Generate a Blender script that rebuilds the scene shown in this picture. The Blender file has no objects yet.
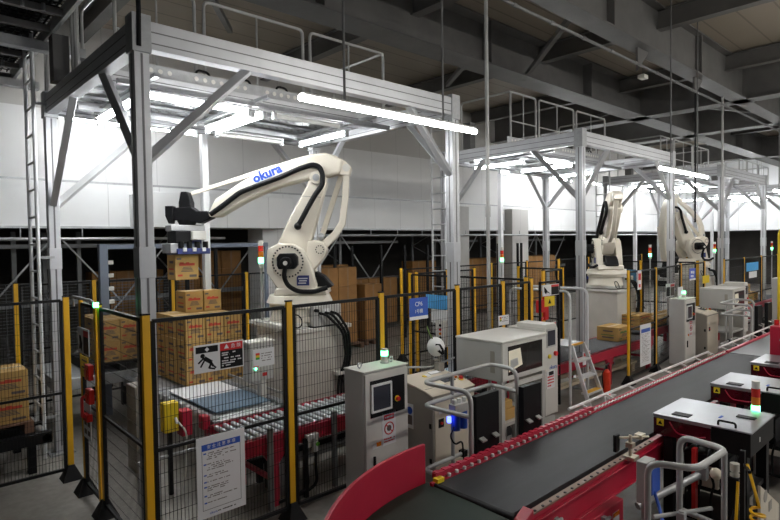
import bpy, math, random
from mathutils import Vector, Matrix
random.seed(4)
C = bpy.context.scene.collection
PI = math.pi

# ------------------------------------------------------------------ materials
MATS = {}
def mat(name, col, rough=0.5, metal=0.0, var=0.12, scale=6.0, emit=0.0, bump=0.0, alpha=1.0, trans=0.0, stretch=None, coat=0.0, spec=0.5):
    if name in MATS: return MATS[name]
    m = bpy.data.materials.new(name); m.use_nodes = True
    nt = m.node_tree; b = nt.nodes['Principled BSDF']
    b.inputs['Roughness'].default_value = rough
    b.inputs['Metallic'].default_value = metal
    b.inputs['Coat Weight'].default_value = coat
    b.inputs['Specular IOR Level'].default_value = spec
    if trans: b.inputs['Transmission Weight'].default_value = trans
    b.inputs['Alpha'].default_value = alpha
    c = (*col, 1)
    if var > 0:
        tc = nt.nodes.new('ShaderNodeTexCoord'); mp = nt.nodes.new('ShaderNodeMapping')
        if stretch: mp.inputs['Scale'].default_value = stretch
        nz = nt.nodes.new('ShaderNodeTexNoise'); nz.inputs['Scale'].default_value = scale
        nz.inputs['Detail'].default_value = 5; nz.inputs['Roughness'].default_value = 0.6
        rp = nt.nodes.new('ShaderNodeValToRGB')
        rp.color_ramp.elements[0].position = 0.3; rp.color_ramp.elements[1].position = 0.7
        rp.color_ramp.elements[0].color = (*[x*(1-var) for x in col], 1)
        rp.color_ramp.elements[1].color = (*[min(1, x*(1+var)) for x in col], 1)
        nt.links.new(tc.outputs['Object'], mp.inputs['Vector']); nt.links.new(mp.outputs['Vector'], nz.inputs['Vector'])
        nt.links.new(nz.outputs['Fac'], rp.inputs['Fac']); nt.links.new(rp.outputs['Color'], b.inputs['Base Color'])
        if bump:
            bp = nt.nodes.new('ShaderNodeBump'); bp.inputs['Strength'].default_value = bump; bp.inputs['Distance'].default_value = 0.01
            nt.links.new(nz.outputs['Fac'], bp.inputs['Height']); nt.links.new(bp.outputs['Normal'], b.inputs['Normal'])
    else:
        b.inputs['Base Color'].default_value = c
    if emit:
        b.inputs['Emission Color'].default_value = c; b.inputs['Emission Strength'].default_value = emit
    MATS[name] = m
    return m

def floor_mat(name, base, tone):
    m = bpy.data.materials.new(name); m.use_nodes = True; nt = m.node_tree; b = nt.nodes['Principled BSDF']
    tc = nt.nodes.new('ShaderNodeTexCoord')
    n1 = nt.nodes.new('ShaderNodeTexNoise'); n1.inputs['Scale'].default_value = 0.8; n1.inputs['Detail'].default_value = 8
    n2 = nt.nodes.new('ShaderNodeTexNoise'); n2.inputs['Scale'].default_value = 14; n2.inputs['Detail'].default_value = 6
    mx = nt.nodes.new('ShaderNodeMix'); mx.data_type = 'RGBA'
    mx.inputs['A'].default_value = (*base, 1); mx.inputs['B'].default_value = (*tone, 1)
    md = nt.nodes.new('ShaderNodeMath'); md.operation = 'MULTIPLY'
    nt.links.new(tc.outputs['Object'], n1.inputs['Vector']); nt.links.new(tc.outputs['Object'], n2.inputs['Vector'])
    nt.links.new(n1.outputs['Fac'], md.inputs[0]); nt.links.new(n2.outputs['Fac'], md.inputs[1])
    r = nt.nodes.new('ShaderNodeMapRange'); r.inputs['From Min'].default_value = 0.12; r.inputs['From Max'].default_value = 0.4
    nt.links.new(md.outputs[0], r.inputs['Value']); nt.links.new(r.outputs['Result'], mx.inputs['Factor'])
    nt.links.new(mx.outputs['Result'], b.inputs['Base Color']); b.inputs['Roughness'].default_value = 0.42
    return m

def panel_mat(name, col, seam, pitch, width=0.012, axis='X', rough=0.55, var=0.06):
    """flat cladding with fine seams at a regular pitch along one axis"""
    m = bpy.data.materials.new(name); m.use_nodes = True; nt = m.node_tree; b = nt.nodes['Principled BSDF']
    tc = nt.nodes.new('ShaderNodeTexCoord'); sp = nt.nodes.new('ShaderNodeSeparateXYZ')
    nt.links.new(tc.outputs['Object'], sp.inputs[0])
    mo = nt.nodes.new('ShaderNodeMath'); mo.operation = 'FLOORED_MODULO'; mo.inputs[1].default_value = pitch
    nt.links.new(sp.outputs[axis], mo.inputs[0])
    lt = nt.nodes.new('ShaderNodeMath'); lt.operation = 'LESS_THAN'; lt.inputs[1].default_value = width
    nt.links.new(mo.outputs[0], lt.inputs[0])
    nz = nt.nodes.new('ShaderNodeTexNoise'); nz.inputs['Scale'].default_value = 1.5; nz.inputs['Detail'].default_value = 5
    nt.links.new(tc.outputs['Object'], nz.inputs['Vector'])
    rp = nt.nodes.new('ShaderNodeValToRGB')
    rp.color_ramp.elements[0].color = (*[x*(1-var) for x in col], 1); rp.color_ramp.elements[1].color = (*[min(1, x*(1+var)) for x in col], 1)
    nt.links.new(nz.outputs['Fac'], rp.inputs['Fac'])
    mx = nt.nodes.new('ShaderNodeMix'); mx.data_type = 'RGBA'
    nt.links.new(lt.outputs[0], mx.inputs['Factor']); nt.links.new(rp.outputs['Color'], mx.inputs['A']); mx.inputs['B'].default_value = (*seam, 1)
    nt.links.new(mx.outputs['Result'], b.inputs['Base Color']); b.inputs['Roughness'].default_value = rough
    return m

M_FLOOR = floor_mat('concrete_floor', (0.20, 0.183, 0.16), (0.29, 0.272, 0.245))
M_WALL = panel_mat('white_cladding', (0.80, 0.81, 0.81), (0.55, 0.55, 0.55), 1.0)
M_WALLUP = panel_mat('grey_cladding', (0.47, 0.46, 0.44), (0.33, 0.32, 0.31), 1.0)
M_DECK = panel_mat('roof_deck', (0.30, 0.26, 0.205), (0.19, 0.165, 0.135), 0.6, 0.035, 'Y')
M_GIRD = mat('girder_grey', (0.125, 0.122, 0.117), 0.55, 0.0, 0.15, 2)
M_ALU = mat('aluminium_profile', (0.56, 0.57, 0.59), 0.42, 0.55, 0.06, 4)
M_ALUW = mat('bright_aluminium', (0.72, 0.73, 0.74), 0.42, 0.25, 0.05, 4)
M_ALUD = mat('slot_grey', (0.16, 0.16, 0.165), 0.5, 0.2, 0.1, 4)
M_GALV = mat('galvanised_steel', (0.42, 0.43, 0.44), 0.45, 0.55, 0.12, 12)
M_PIPE = mat('grey_pipe', (0.46, 0.46, 0.45), 0.38, 0.25, 0.05, 6)
M_DPIPE = mat('dark_conduit', (0.16, 0.16, 0.16), 0.5, 0.3, 0.1, 6)
M_ROBOT = mat('robot_cream', (0.74, 0.69, 0.59), 0.38, 0.0, 0.03, 3, coat=0.15)
M_CREAM = mat('cabinet_cream', (0.68, 0.61, 0.50), 0.5, 0.0, 0.04, 3)
M_CREAMD = mat('cabinet_taupe', (0.34, 0.315, 0.275), 0.55, 0.0, 0.05, 3)
M_CAB = mat('cabinet_grey', (0.50, 0.495, 0.48), 0.48, 0.0, 0.04, 3)
M_CABT = mat('cabinet_light', (0.66, 0.645, 0.60), 0.5, 0.0, 0.04, 3)
M_PED = mat('pedestal_paint', (0.60, 0.57, 0.52), 0.6, 0.0, 0.08, 3)
M_BLACK = mat('black_plastic', (0.008, 0.008, 0.009), 0.5, 0.0, 0.1, 8, spec=0.2)
M_BLKM = mat('black_steel', (0.008, 0.008, 0.009), 0.5, 0.0, 0.1, 8, spec=0.25)
M_BELT = mat('rubber_belt', (0.034, 0.035, 0.037), 0.5, 0.0, 0.16, 3, stretch=(0.4, 3, 1), spec=0.22)
M_BELTB = mat('far_belt', (0.11, 0.113, 0.118), 0.4, 0.0, 0.10, 3, stretch=(0.4, 3, 1), spec=0.4)
M_GBELT = mat('green_belt', (0.022, 0.036, 0.026), 0.5, 0.0, 0.12, 4, spec=0.2)
M_RED = mat('crimson_paint', (0.46, 0.015, 0.045), 0.36, 0.0, 0.06, 4)
M_RED2 = mat('signal_red', (0.62, 0.02, 0.02), 0.35, 0.0, 0.05, 4)
M_YEL = mat('safety_yellow', (0.82, 0.44, 0.012), 0.4, 0.0, 0.05, 4)
M_YELB = mat('bright_yellow', (0.85, 0.62, 0.02), 0.4, 0.0, 0.05, 4)
M_WHITE = mat('white_paint', (0.80, 0.80, 0.79), 0.45, 0.0, 0.03, 4)
M_PAPER = mat('white_paper', (0.78, 0.78, 0.79), 0.6, 0.0, 0.02, 4)
M_BLUE = mat('sign_blue', (0.03, 0.10, 0.48), 0.45, 0.0, 0.04, 4)
M_LOGO = mat('logo_blue', (0.01, 0.06, 0.42), 0.5, 0.0, 0.0)
M_LBLUE = mat('light_blue_board', (0.10, 0.42, 0.82), 0.45, 0.0, 0.08, 6)
M_NAVY = mat('navy_blue', (0.022, 0.035, 0.17), 0.45, 0.0, 0.06, 6)
M_SHEETB = mat('slate_blue_sheet', (0.13, 0.20, 0.28), 0.4, 0.0, 0.12, 5)
M_ROLL = mat('roller_steel', (0.50, 0.52, 0.55), 0.35, 0.6, 0.04, 5)
M_CART = mat('carton_board', (0.50, 0.305, 0.095), 0.7, 0.0, 0.10, 5)
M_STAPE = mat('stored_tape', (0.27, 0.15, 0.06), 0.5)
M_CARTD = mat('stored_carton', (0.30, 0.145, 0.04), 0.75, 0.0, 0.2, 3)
M_TAPE = mat('carton_tape', (0.62, 0.46, 0.26), 0.35, 0.0, 0.05, 5)
M_PRED = mat('red_print', (0.55, 0.06, 0.03), 0.6, 0.0, 0.05, 5)
M_PGRY = mat('grey_print', (0.13, 0.10, 0.09), 0.6, 0.0, 0.05, 5)
M_PGRN = mat('green_print', (0.12, 0.20, 0.05), 0.6, 0.0, 0.05, 5)
M_WOOD = mat('pallet_wood', (0.17, 0.085, 0.05), 0.7, 0.0, 0.2, 6)
M_SCREEN = mat('dark_screen', (0.05, 0.055, 0.07), 0.2, 0.0, 0.05, 4)
M_SCRW = mat('lit_screen', (0.75, 0.70, 0.55), 0.3, 0.0, 0.05, 9, emit=0.12)
M_GLASSD = mat('smoked_window', (0.03, 0.028, 0.026), 0.08, 0.0, 0.0)
M_REDACR = mat('red_acrylic', (0.05, 0.005, 0.010), 0.1, 0.0, 0.1, 6, coat=0.5)
M_LID = mat('brushed_lid', (0.42, 0.44, 0.47), 0.30, 0.6, 0.05, 4)
M_TUBE = mat('lit_tube', (1.0, 0.99, 0.97), 0.4, 0.0, 0.0, emit=20)
M_TUBEB = mat('cell_lit_tube', (0.97, 0.99, 1.0), 0.4, 0.0, 0.0, emit=26)
M_TUBEW = mat('wall_lit_tube', (0.97, 0.99, 1.0), 0.4, 0.0, 0.0, emit=66)
M_TUBEF = mat('fill_lit_tube', (1.0, 0.965, 0.90), 0.4, 0.0, 0.0, emit=85)
M_TUBED = mat('unlit_tube', (0.82, 0.82, 0.80), 0.4, 0.0, 0.0)
M_GRN = mat('green_lamp', (0.10, 0.95, 0.35), 0.3, 0.0, 0.0, emit=5)
M_REDL = mat('red_lens', (0.62, 0.03, 0.02), 0.25, 0.0, 0.0)
M_AMB = mat('amber_lens', (0.80, 0.22, 0.02), 0.25, 0.0, 0.0)
M_BLED = mat('blue_lamp', (0.08, 0.12, 1.0), 0.3, 0.0, 0.0, emit=3)
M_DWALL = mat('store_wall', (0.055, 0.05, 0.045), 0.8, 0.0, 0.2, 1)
M_RACK = mat('rack_upright', (0.20, 0.205, 0.21), 0.5, 0.4, 0.15, 4)
M_PORT = mat('blue_grey_frame', (0.17, 0.20, 0.26), 0.5, 0.2, 0.06, 4)
M_COIL = mat('yellow_hose', (0.90, 0.50, 0.01), 0.35, 0.0, 0.03, 4)
M_TIMBER = mat('pale_timber', (0.55, 0.47, 0.34), 0.6, 0.0, 0.12, 5)

# ------------------------------------------------------------------ mesh builder
def basis(d):
    d = Vector(d).normalized()
    a = Vector((0, 0, 1)) if abs(d.z) < 0.9 else Vector((1, 0, 0))
    u = d.cross(a).normalized(); return u, d.cross(u).normalized()

def fillet(pts, r, n=5):
    pts = [Vector(p) for p in pts]; out = [pts[0]]
    for i in range(1, len(pts)-1):
        a, b, c = pts[i-1], pts[i], pts[i+1]
        u = (a-b); v = (c-b); k = min(r, u.length*0.48, v.length*0.48)
        p, q = b + u.normalized()*k, b + v.normalized()*k
        for j in range(n+1):
            t = j/n; out.append(p*(1-t)**2 + b*2*t*(1-t) + q*t*t)
    out.append(pts[-1]); return out

class MB:
    def __init__(s): s.v = []; s.f = []
    def add(s, vs, fs):
        o = len(s.v); s.v += [Vector(v) for v in vs]; s.f += [[i+o for i in f] for f in fs]; return s
    def box(s, x0, x1, y0, y1, z0, z1):
        return s.add([(x0,y0,z0),(x1,y0,z0),(x1,y1,z0),(x0,y1,z0),(x0,y0,z1),(x1,y0,z1),(x1,y1,z1),(x0,y1,z1)],
                     [(0,3,2,1),(4,5,6,7),(0,1,5,4),(1,2,6,5),(2,3,7,6),(3,0,4,7)])
    def bar(s, p, q, w, h, up=(0,0,1)):
        """rectangular bar from p to q, w across, h along up"""
        p, q = Vector(p), Vector(q); d = (q-p).normalized(); up = Vector(up)
        a = d.cross(up)
        if a.length < 1e-4: a = d.cross(Vector((1,0,0)))
        a.normalize(); b = a.cross(d).normalized(); a = a*w/2; b = b*h/2
        return s.add([p-a-b,p+a-b,p+a+b,p-a+b,q-a-b,q+a-b,q+a+b,q-a+b],
                     [(0,3,2,1),(4,5,6,7),(0,1,5,4),(1,2,6,5),(2,3,7,6),(3,0,4,7)])
    def cyl(s, p, q, r, n=12, r2=None):
        p, q = Vector(p), Vector(q); u, v = basis(q-p); r2 = r if r2 is None else r2
        vs = [p+(u*math.cos(2*PI*i/n)+v*math.sin(2*PI*i/n))*r for i in range(n)] + [q+(u*math.cos(2*PI*i/n)+v*math.sin(2*PI*i/n))*r2 for i in range(n)]
        fs = [(i,(i+1)%n,n+(i+1)%n,n+i) for i in range(n)] + [tuple(range(n-1,-1,-1)), tuple(range(n,2*n))]
        return s.add(vs, fs)
    def tube(s, pts, r, n=8, fil=0, closed=False):
        pts = fillet(pts, fil) if fil else [Vector(p) for p in pts]
        k = len(pts); rings = []; u = None
        for i in range(k):
            if closed: d = pts[(i+1)%k]-pts[i-1]
            else: d = pts[min(i+1,k-1)]-pts[max(i-1,0)]
            d.normalize()
            if u is None: u, _ = basis(d)
            u = (u - d*u.dot(d)).normalized(); v = d.cross(u)
            rings.append([pts[i]+(u*math.cos(2*PI*j/n)+v*math.sin(2*PI*j/n))*r for j in range(n)])
        vs = [p for R in rings for p in R]; fs = []
        for i in range(k if closed else k-1):
            a = i*n; b = ((i+1)%k)*n
            fs += [(a+j,a+(j+1)%n,b+(j+1)%n,b+j) for j in range(n)]
        if not closed: fs += [tuple(range(n-1,-1,-1)), tuple(range((k-1)*n,k*n))]
        return s.add(vs, fs)
    def prism(s, poly, o, u, v, w, d0, d1):
        """polygon (a,b) in the plane o + a*u + b*v, thickness d0..d1 along w"""
        o,u,v,w = Vector(o),Vector(u),Vector(v),Vector(w); n = len(poly)
        lo = [o+u*a+v*b+w*d0 for a,b in poly]; hi = [o+u*a+v*b+w*d1 for a,b in poly]
        return s.add(lo+hi, [tuple(range(n-1,-1,-1)), tuple(range(n,2*n))] + [(i,(i+1)%n,n+(i+1)%n,n+i) for i in range(n)])
    def ball(s, c, r, nu=14, nv=9, sc=(1,1,1)):
        c = Vector(c); vs = []; fs = []
        for i in range(nv+1):
            t = PI*i/nv
            for j in range(nu):
                p = 2*PI*j/nu; vs.append(c+Vector((r*sc[0]*math.sin(t)*math.cos(p), r*sc[1]*math.sin(t)*math.sin(p), r*sc[2]*math.cos(t))))
        for i in range(nv):
            for j in range(nu): fs.append((i*nu+j,(i+1)*nu+j,(i+1)*nu+(j+1)%nu,i*nu+(j+1)%nu))
        return s.add(vs, fs)
    def build(s, name, m, parent=None, bevel=0, smooth=True, loc=None):
        return mk(name, s.v, s.f, m, parent, bevel, smooth, loc)

W = {}
def mk(name, vs, fs, m, parent=None, bevel=0, smooth=True, loc=None):
    if parent is not None: L = W[parent.name]
    elif loc is not None: L = Vector(loc)
    else:
        L = Vector((sum(v.x for v in vs)/len(vs), sum(v.y for v in vs)/len(vs), min(v.z for v in vs)))
    me = bpy.data.meshes.new(name); me.from_pydata([v-L for v in vs], [], fs); me.update()
    import bmesh
    bm = bmesh.new(); bm.from_mesh(me); bmesh.ops.recalc_face_normals(bm, faces=bm.faces); bm.to_mesh(me); bm.free()
    if smooth:
        me.polygons.foreach_set('use_smooth', [True]*len(me.polygons)); me.set_sharp_from_angle(angle=math.radians(38))
    me.materials.append(m)
    o = bpy.data.objects.new(name, me); C.objects.link(o)
    if parent is not None: o.parent = parent
    else: o.location = L
    W[o.name] = L
    if bevel:
        b = o.modifiers.new('bevel', 'BEVEL'); b.width = bevel; b.segments = 2; b.limit_method = 'ANGLE'; b.angle_limit = math.radians(40)
    return o

def tag(o, label, cat, group=None, kind=None):
    o['label'] = label; o['category'] = cat
    if group: o['group'] = group
    if kind: o['kind'] = kind
    return o
def thing(name, label, cat, loc, group=None):
    o = bpy.data.objects.new(name, None); C.objects.link(o); o.location = loc; W[o.name] = Vector(loc)
    o.empty_display_size = 0.1
    return tag(o, label, cat, group)
def struct(name, mb, m, bevel=0):
    o = mb.build(name, m, None, bevel, False); o['kind'] = 'structure'; return o
KIDS = {}
def children(o): return [c for c in C.objects if c.parent == o]
def dup(o, d, label=None, group=None, rz=0, parent=None, drop=()):
    kids = [c for c in o.children]
    c = o.copy(); C.objects.link(c)
    if parent is None:
        c.location = Vector(o.location)+Vector(d); W[c.name] = W[o.name]+Vector(d)
        if rz: c.rotation_euler = (0, 0, rz)
    else:
        c.parent = parent; W[c.name] = W[parent.name]
    if label: c['label'] = label
    if group: c['group'] = group
    for k in kids:
        if k.name.split('.')[0] not in drop: dup(k, d, parent=c)
    return c

def text(s, o, u, v, size, m, name, parent, align='CENTER', bold=0.0):
    """flat lettering at o, reading along u, up along v"""
    cu = bpy.data.curves.new('lettering', 'FONT'); cu.body = s; cu.size = size; cu.align_x = align; cu.align_y = 'CENTER'
    cu.extrude = 0.0008; cu.offset = bold; cu.resolution_u = 2
    ob = bpy.data.objects.new('lettering_source', cu); C.objects.link(ob)
    bpy.context.view_layer.update()
    me = bpy.data.meshes.new_from_object(ob.evaluated_get(bpy.context.evaluated_depsgraph_get()))
    C.objects.unlink(ob); bpy.data.objects.remove(ob)
    u = Vector(u).normalized(); v = Vector(v).normalized(); w = u.cross(v)
    vs = [Vector(o)+u*p.co.x+v*p.co.y+w*p.co.z for p in me.vertices]; fs = [list(p.vertices) for p in me.polygons]
    bpy.data.meshes.remove(me)
    if not vs: return None
    return mk(name, vs, fs, m, parent, 0, False)

X = Vector((1,0,0)); Y = Vector((0,1,0)); Z = Vector((0,0,1))

# ------------------------------------------------------------------ camera
H = 2.56
yaw, pitch, roll, fpx = 0.82192, -0.029986, 0.0150486, 561.805
F = Vector((math.cos(yaw)*math.cos(pitch), math.sin(yaw)*math.cos(pitch), math.sin(pitch)))
R0 = Vector((math.sin(yaw), -math.cos(yaw), 0)); D0 = F.cross(R0)
R = R0*math.cos(roll)+D0*math.sin(roll); D = -R0*math.sin(roll)+D0*math.cos(roll)
cam = bpy.data.cameras.new('camera'); co = bpy.data.objects.new('camera', cam); C.objects.link(co)
U = -D
co.matrix_world = Matrix(((R.x,U.x,-F.x,0),(R.y,U.y,-F.y,0),(R.z,U.z,-F.z,H),(0,0,0,1)))
cam.sensor_width = 36; cam.lens = fpx/780*36; cam.clip_start = 0.05; cam.clip_end = 200
bpy.context.scene.camera = co

# ------------------------------------------------------------------ setting
struct('floor', MB().box(-8, 45, -8, 22, -0.1, 0), M_FLOOR)
struct('ceiling', MB().box(-8, 45, -8, 22, 6.9, 7.05), M_DECK)
struct('wall_back', MB().box(-8, 45, 12.05, 12.3, 3.78, 6.9), M_WALLUP)
struct('trim_1', MB().box(-8, 45, 11.9, 12.3, 2.95, 3.80), M_WALL)                 # lower cladding band
struct('trim_2', MB().box(-8, 45, 11.86, 11.9, 2.93, 2.97).box(-8, 45, 11.98, 12.05, 3.80, 3.85), M_GALV)
struct('trim_3', MB().box(-8, 45, 12.0, 12.05, 3.85, 5.15), panel_mat('white_upper_cladding', (0.70, 0.70, 0.695), (0.5, 0.5, 0.5), 1.0))
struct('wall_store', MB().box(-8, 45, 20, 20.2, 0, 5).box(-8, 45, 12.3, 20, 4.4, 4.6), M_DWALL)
struct('wall_left', MB().box(-8.2, -8, -8, 22, 0, 6.9), M_GIRD)
struct('wall_right', MB().box(33, 33.3, -8, 22, 2.95, 6.9), panel_mat('end_cladding', (0.78, 0.79, 0.80), (0.55, 0.55, 0.55), 1.0, 0.02, 'Y'))
struct('wall_end', MB().box(36, 36.2, -8, 22, 0, 2.95), M_DWALL)
struct('wall_pier_1', MB().box(6.75, 7.55, 11.6, 12.3, 0, 2.95), M_WALL)
struct('wall_pier_2', MB().box(13.7, 14.3, 11.6, 12.3, 0, 3.7), M_CAB)
struct('wall_pier_3', MB().box(16.7, 17.7, 11.6, 12.3, 0, 3.7), M_WALLUP)
struct('wall_housing', MB().box(3.9, 7.22, 11.0, 11.9, 2.93, 3.62), M_WALL, 0.01)
# roof steel
def ibeam_x(mb, x0, x1, y, z0, z1, w, t=0.03):
    mb.box(x0, x1, y-w/2, y+w/2, z0, z0+t).box(x0, x1, y-w/2, y+w/2, z1-t, z1).box(x0, x1, y-0.03, y+0.03, z0+t, z1-t)
    x = x0+1
    while x < x1: mb.box(x, x+0.025, y-w/2+0.02, y+w/2-0.02, z0+t, z1-t); x += 4.0
def ibeam_y(mb, y0, y1, x, z0, z1, w, t=0.03):
    mb.box(x-w/2, x+w/2, y0, y1, z0, z0+t).box(x-w/2, x+w/2, y0, y1, z1-t, z1).box(x-0.03, x+0.03, y0, y1, z0+t, z1-t)
n = 0
for y in (6.95, 4.4, -1.2):
    mb = MB(); ibeam_x(mb, -8, 44, y, 6.0, 6.88, 0.55 if y > 5 else 0.36); n += 1
    struct('ceiling_girder_%d' % n, mb, M_GIRD)
for x in (16.3, 20.4, 28.5, 36.5):
    mb = MB(); ibeam_y(mb, -8, 12, x, 6.0, 6.86, 0.5); n += 1
    struct('ceiling_girder_%d' % n, mb, M_GIRD)
for x in (-0.9, 3.1, 7.1, 11.1, 15.0, 24.4):
    mb = MB(); ibeam_y(mb, -8, 12, x, 6.5, 6.87, 0.2, 0.02); n += 1
    struct('ceiling_beam_%d' % n, mb, M_GIRD)
mb = MB()
for a, b in (((10.4,6.9,6.03),(8.6,4.5,6.5)), ((8.6,6.9,6.1),(10.9,9.5,6.55)), ((15,6.9,6.1),(17.4,9.6,6.4)), ((16.3,5.5,6.1),(18.6,4.5,6.1)), ((3.2,7,6.1),(5.0,9.6,6.5))):
    mb.bar(a, b, 0.09, 0.09)
struct('ceiling_brace_1', mb, M_GIRD)
mb = MB()
for x in (10.2, 13.0): mb.prism([(0,0),(0.5,0),(0,0.45)], (x, 4.4, 6.03), X, -Z, Y, -0.02, 0.02)
struct('ceiling_gusset_1', mb, M_GIRD)
o = MB().cyl((2, 4.27, 5.62), (40, 4.27, 5.62), 0.022, 8)
for i in range(30): o.cyl((2.6+i*0.9, 4.27, 5.62), (2.68+i*0.9, 4.27, 5.62), 0.03, 8)
tag(o.build('conduit_pipe', M_DPIPE), 'long thin conduit running under the roof girders with small clamps', 'conduit')
t = thing('smoke_detector', 'small white detector box hung under the roof deck', 'detector', (11.76, 4.95, 5.85))
MB().box(11.66, 11.86, 4.88, 5.02, 5.85, 5.93).build('housing', M_CABT, t, 0.01)
MB().cyl((11.76, 4.95, 5.93), (11.76, 4.95, 6.9), 0.008, 6).build('stem', M_DPIPE, t)
# track pipe under the cladding
o = MB().cyl((-8, 11.8, 2.73), (5.9, 11.8, 2.73), 0.03, 8)
for i in range(12): o.cyl((-6+i, 11.8, 2.73), (-6+i, 11.8, 2.93), 0.012, 6)
tag(o.build('track_pipe', M_GALV), 'grey pipe slung under the white wall cladding', 'pipe')
o = MB().cyl((7.5, 11.5, 2.78), (30, 11.5, 2.78), 0.03, 8)
for i in range(18): o.cyl((8+i, 11.5, 2.78), (8+i, 11.5, 2.93), 0.012, 6)
tag(o.build('track_pipe', M_GALV), 'grey pipe slung under the wall cladding beyond the white pier', 'pipe')

# ------------------------------------------------------------------ warehouse store behind the wall opening
def rack(x, y, lab, h=2.9):
    t = thing('storage_rack', lab, 'rack', (x, y, 0), 'dark steel racks in the store')
    for yy in (y, y+1.1):
        MB().box(x-0.04, x+0.04, yy-0.03, yy+0.03, 0, h).build('upright', M_RACK, t)
    mb = MB()
    for k in range(3):
        z = 0.2+k*0.9
        mb.bar((x, y, z), (x, y+1.1, z+0.45), 0.025, 0.025).bar((x, y+1.1, z+0.45), (x, y, z+0.9), 0.025, 0.025)
    mb.build('lattice', M_GALV, t)
    MB().bar((x, y, 1.45), (x+2.4, y, 1.45), 0.05, 0.1).bar((x, y, 2.6), (x+2.4, y, 2.6), 0.05, 0.08).build('shelf_beam', M_RACK, t)
    MB().bar((x, y-0.02, 2.85), (x+1.2, y-0.02, 1.4), 0.03, 0.03).bar((x+2.4, y-0.02, 2.85), (x+1.2, y-0.02, 1.4), 0.03, 0.03).bar((x+1.2, y-0.02, 1.4), (x, y-0.02, 0.1), 0.03, 0.03).build('cross_brace', M_GALV, t)
    return t
r0 = rack(0.4, 12.9, 'dark steel rack upright with cross braces in the store behind the opening')
for x, y in ((2.8, 12.9), (5.2, 13.2), (8.0, 13.4), (10.4, 13.4), (14.6, 13.4), (18.6, 13.4), (21.0, 13.4)):
    dup(r0, (x-0.4, y-12.9, 0))
up = MB().box(-0.95, -0.87, 12.6, 12.68, 0, 2.9).build('rack_post', M_RACK)
tag(up, 'bare grey rack post standing in a row in the store opening', 'post', 'bare rack posts')
for x in (-0.5, -0.1, 0.35, 0.8, 1.25, 1.7, 2.15, 3.3): dup(up, (x+0.9, random.uniform(0, .8), 0))
bp_ = MB().box(7.62,7.68,10.6,10.66,0,2.5).build('black_post', M_BLKM); tag(bp_, 'slim black post standing before the stored cartons', 'post', 'slim black posts before the cartons')
for x in (8.25, 8.95, 9.75, 10.6, 11.5, 12.4, 3.2, 3.9, 4.6, 5.3, 14.8, 15.6, 16.4): dup(bp_, (x-7.65, 0.2*(int(x*10)%3), 0))
# roller shutter style mesh screen at the far side of the store opening
def mesh_panel(mb, p, q, z0, z1, sx, sz, r=0.0016):
    p, q = Vector((p[0], p[1], 0)), Vector((q[0], q[1], 0)); L = (q-p).length; d = (q-p).normalized()
    nx = max(1, int(L/sx))
    for i in range(nx+1):
        a = p+d*(L*i/nx); mb.bar(a+Z*z0, a+Z*z1, 2*r, 2*r, d)
    nz = max(1, int((z1-z0)/sz))
    for j in range(nz+1):
        z = z0+(z1-z0)*j/nz; mb.bar(p+Z*z, q+Z*z, 2*r, 2*r)
    return mb
o = mesh_panel(MB(), (-1.2, 12.4), (5.4, 12.4), 0.05, 1.9, 0.25, 0.06, 0.004)
tag(o.build('store_screen', M_RACK), 'dark louvred mesh screen across the store opening by the ladder', 'screen')

def carton(name, x, y, z, w, d, h, m, label, group):
    o = MB().box(-w/2, w/2, -d/2, d/2, 0, h).build(name, m, None, 0.006, False, (0, 0, 0))
    o.location = (x, y, z); W[o.name] = Vector((x, y, z)); return tag(o, label, 'carton', group)
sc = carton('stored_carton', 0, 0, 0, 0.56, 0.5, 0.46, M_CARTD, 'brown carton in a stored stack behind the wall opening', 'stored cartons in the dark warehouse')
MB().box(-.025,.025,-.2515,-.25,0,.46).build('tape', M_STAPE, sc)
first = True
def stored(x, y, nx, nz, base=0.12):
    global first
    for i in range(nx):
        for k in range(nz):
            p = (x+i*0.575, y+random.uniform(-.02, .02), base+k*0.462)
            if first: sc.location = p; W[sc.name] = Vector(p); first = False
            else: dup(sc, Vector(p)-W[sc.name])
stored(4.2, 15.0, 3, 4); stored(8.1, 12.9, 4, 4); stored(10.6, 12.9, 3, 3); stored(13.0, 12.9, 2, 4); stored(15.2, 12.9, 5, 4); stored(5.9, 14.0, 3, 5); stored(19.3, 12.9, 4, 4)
# cartons staged in front of the opening
sg = 'cartons staged by the store opening'
for i, (x, y, nx, nz) in enumerate(((8.0, 11.0, 2, 4), (9.4, 11.0, 1, 3))):
    for a in range(nx):
        for k in range(nz): dup(sc, Vector((x+a*0.575, y, 0.14+k*0.462))-W[sc.name], 'brown carton stacked tall behind the yellow posts beside the robot', sg)
# pallets below the staged stacks
def pallet(x, y, z, w, d, lab, cat='pallet', group=None, m=None, h=0.13):
    t = thing('pallet', lab, cat, (x, y, z), group); m = m or M_WOOD
    mb = MB()
    for i in range(5): mb.box(x-w/2, x+w/2, y-d/2+i*d/4.99, y-d/2+i*d/4.99+d*0.17, z+h-0.02, z+h)
    mb.build('deck', m, t)
    for i in range(3): MB().box(x-w/2+i*(w-0.09)/2, x-w/2+i*(w-0.09)/2+0.09, y-d/2, y+d/2, z, z+h-0.02).build('runner', m, t)
    return t
pallet(9.4, 11.0, 0, .62, 0.6, 'small wooden pallet under the single brown carton stack')
pallet(8.29, 11.0, 0, 1.2, 0.9, 'wooden pallet under the tall brown cartons beside the robot')
# store blue sign hung in the opening
o = MB().box(5.35, 5.75, 12.45, 12.47, 2.55, 2.72).build('store_sign', M_NAVY); tag(o, 'small dark blue sign hanging in the store opening', 'sign')

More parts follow.
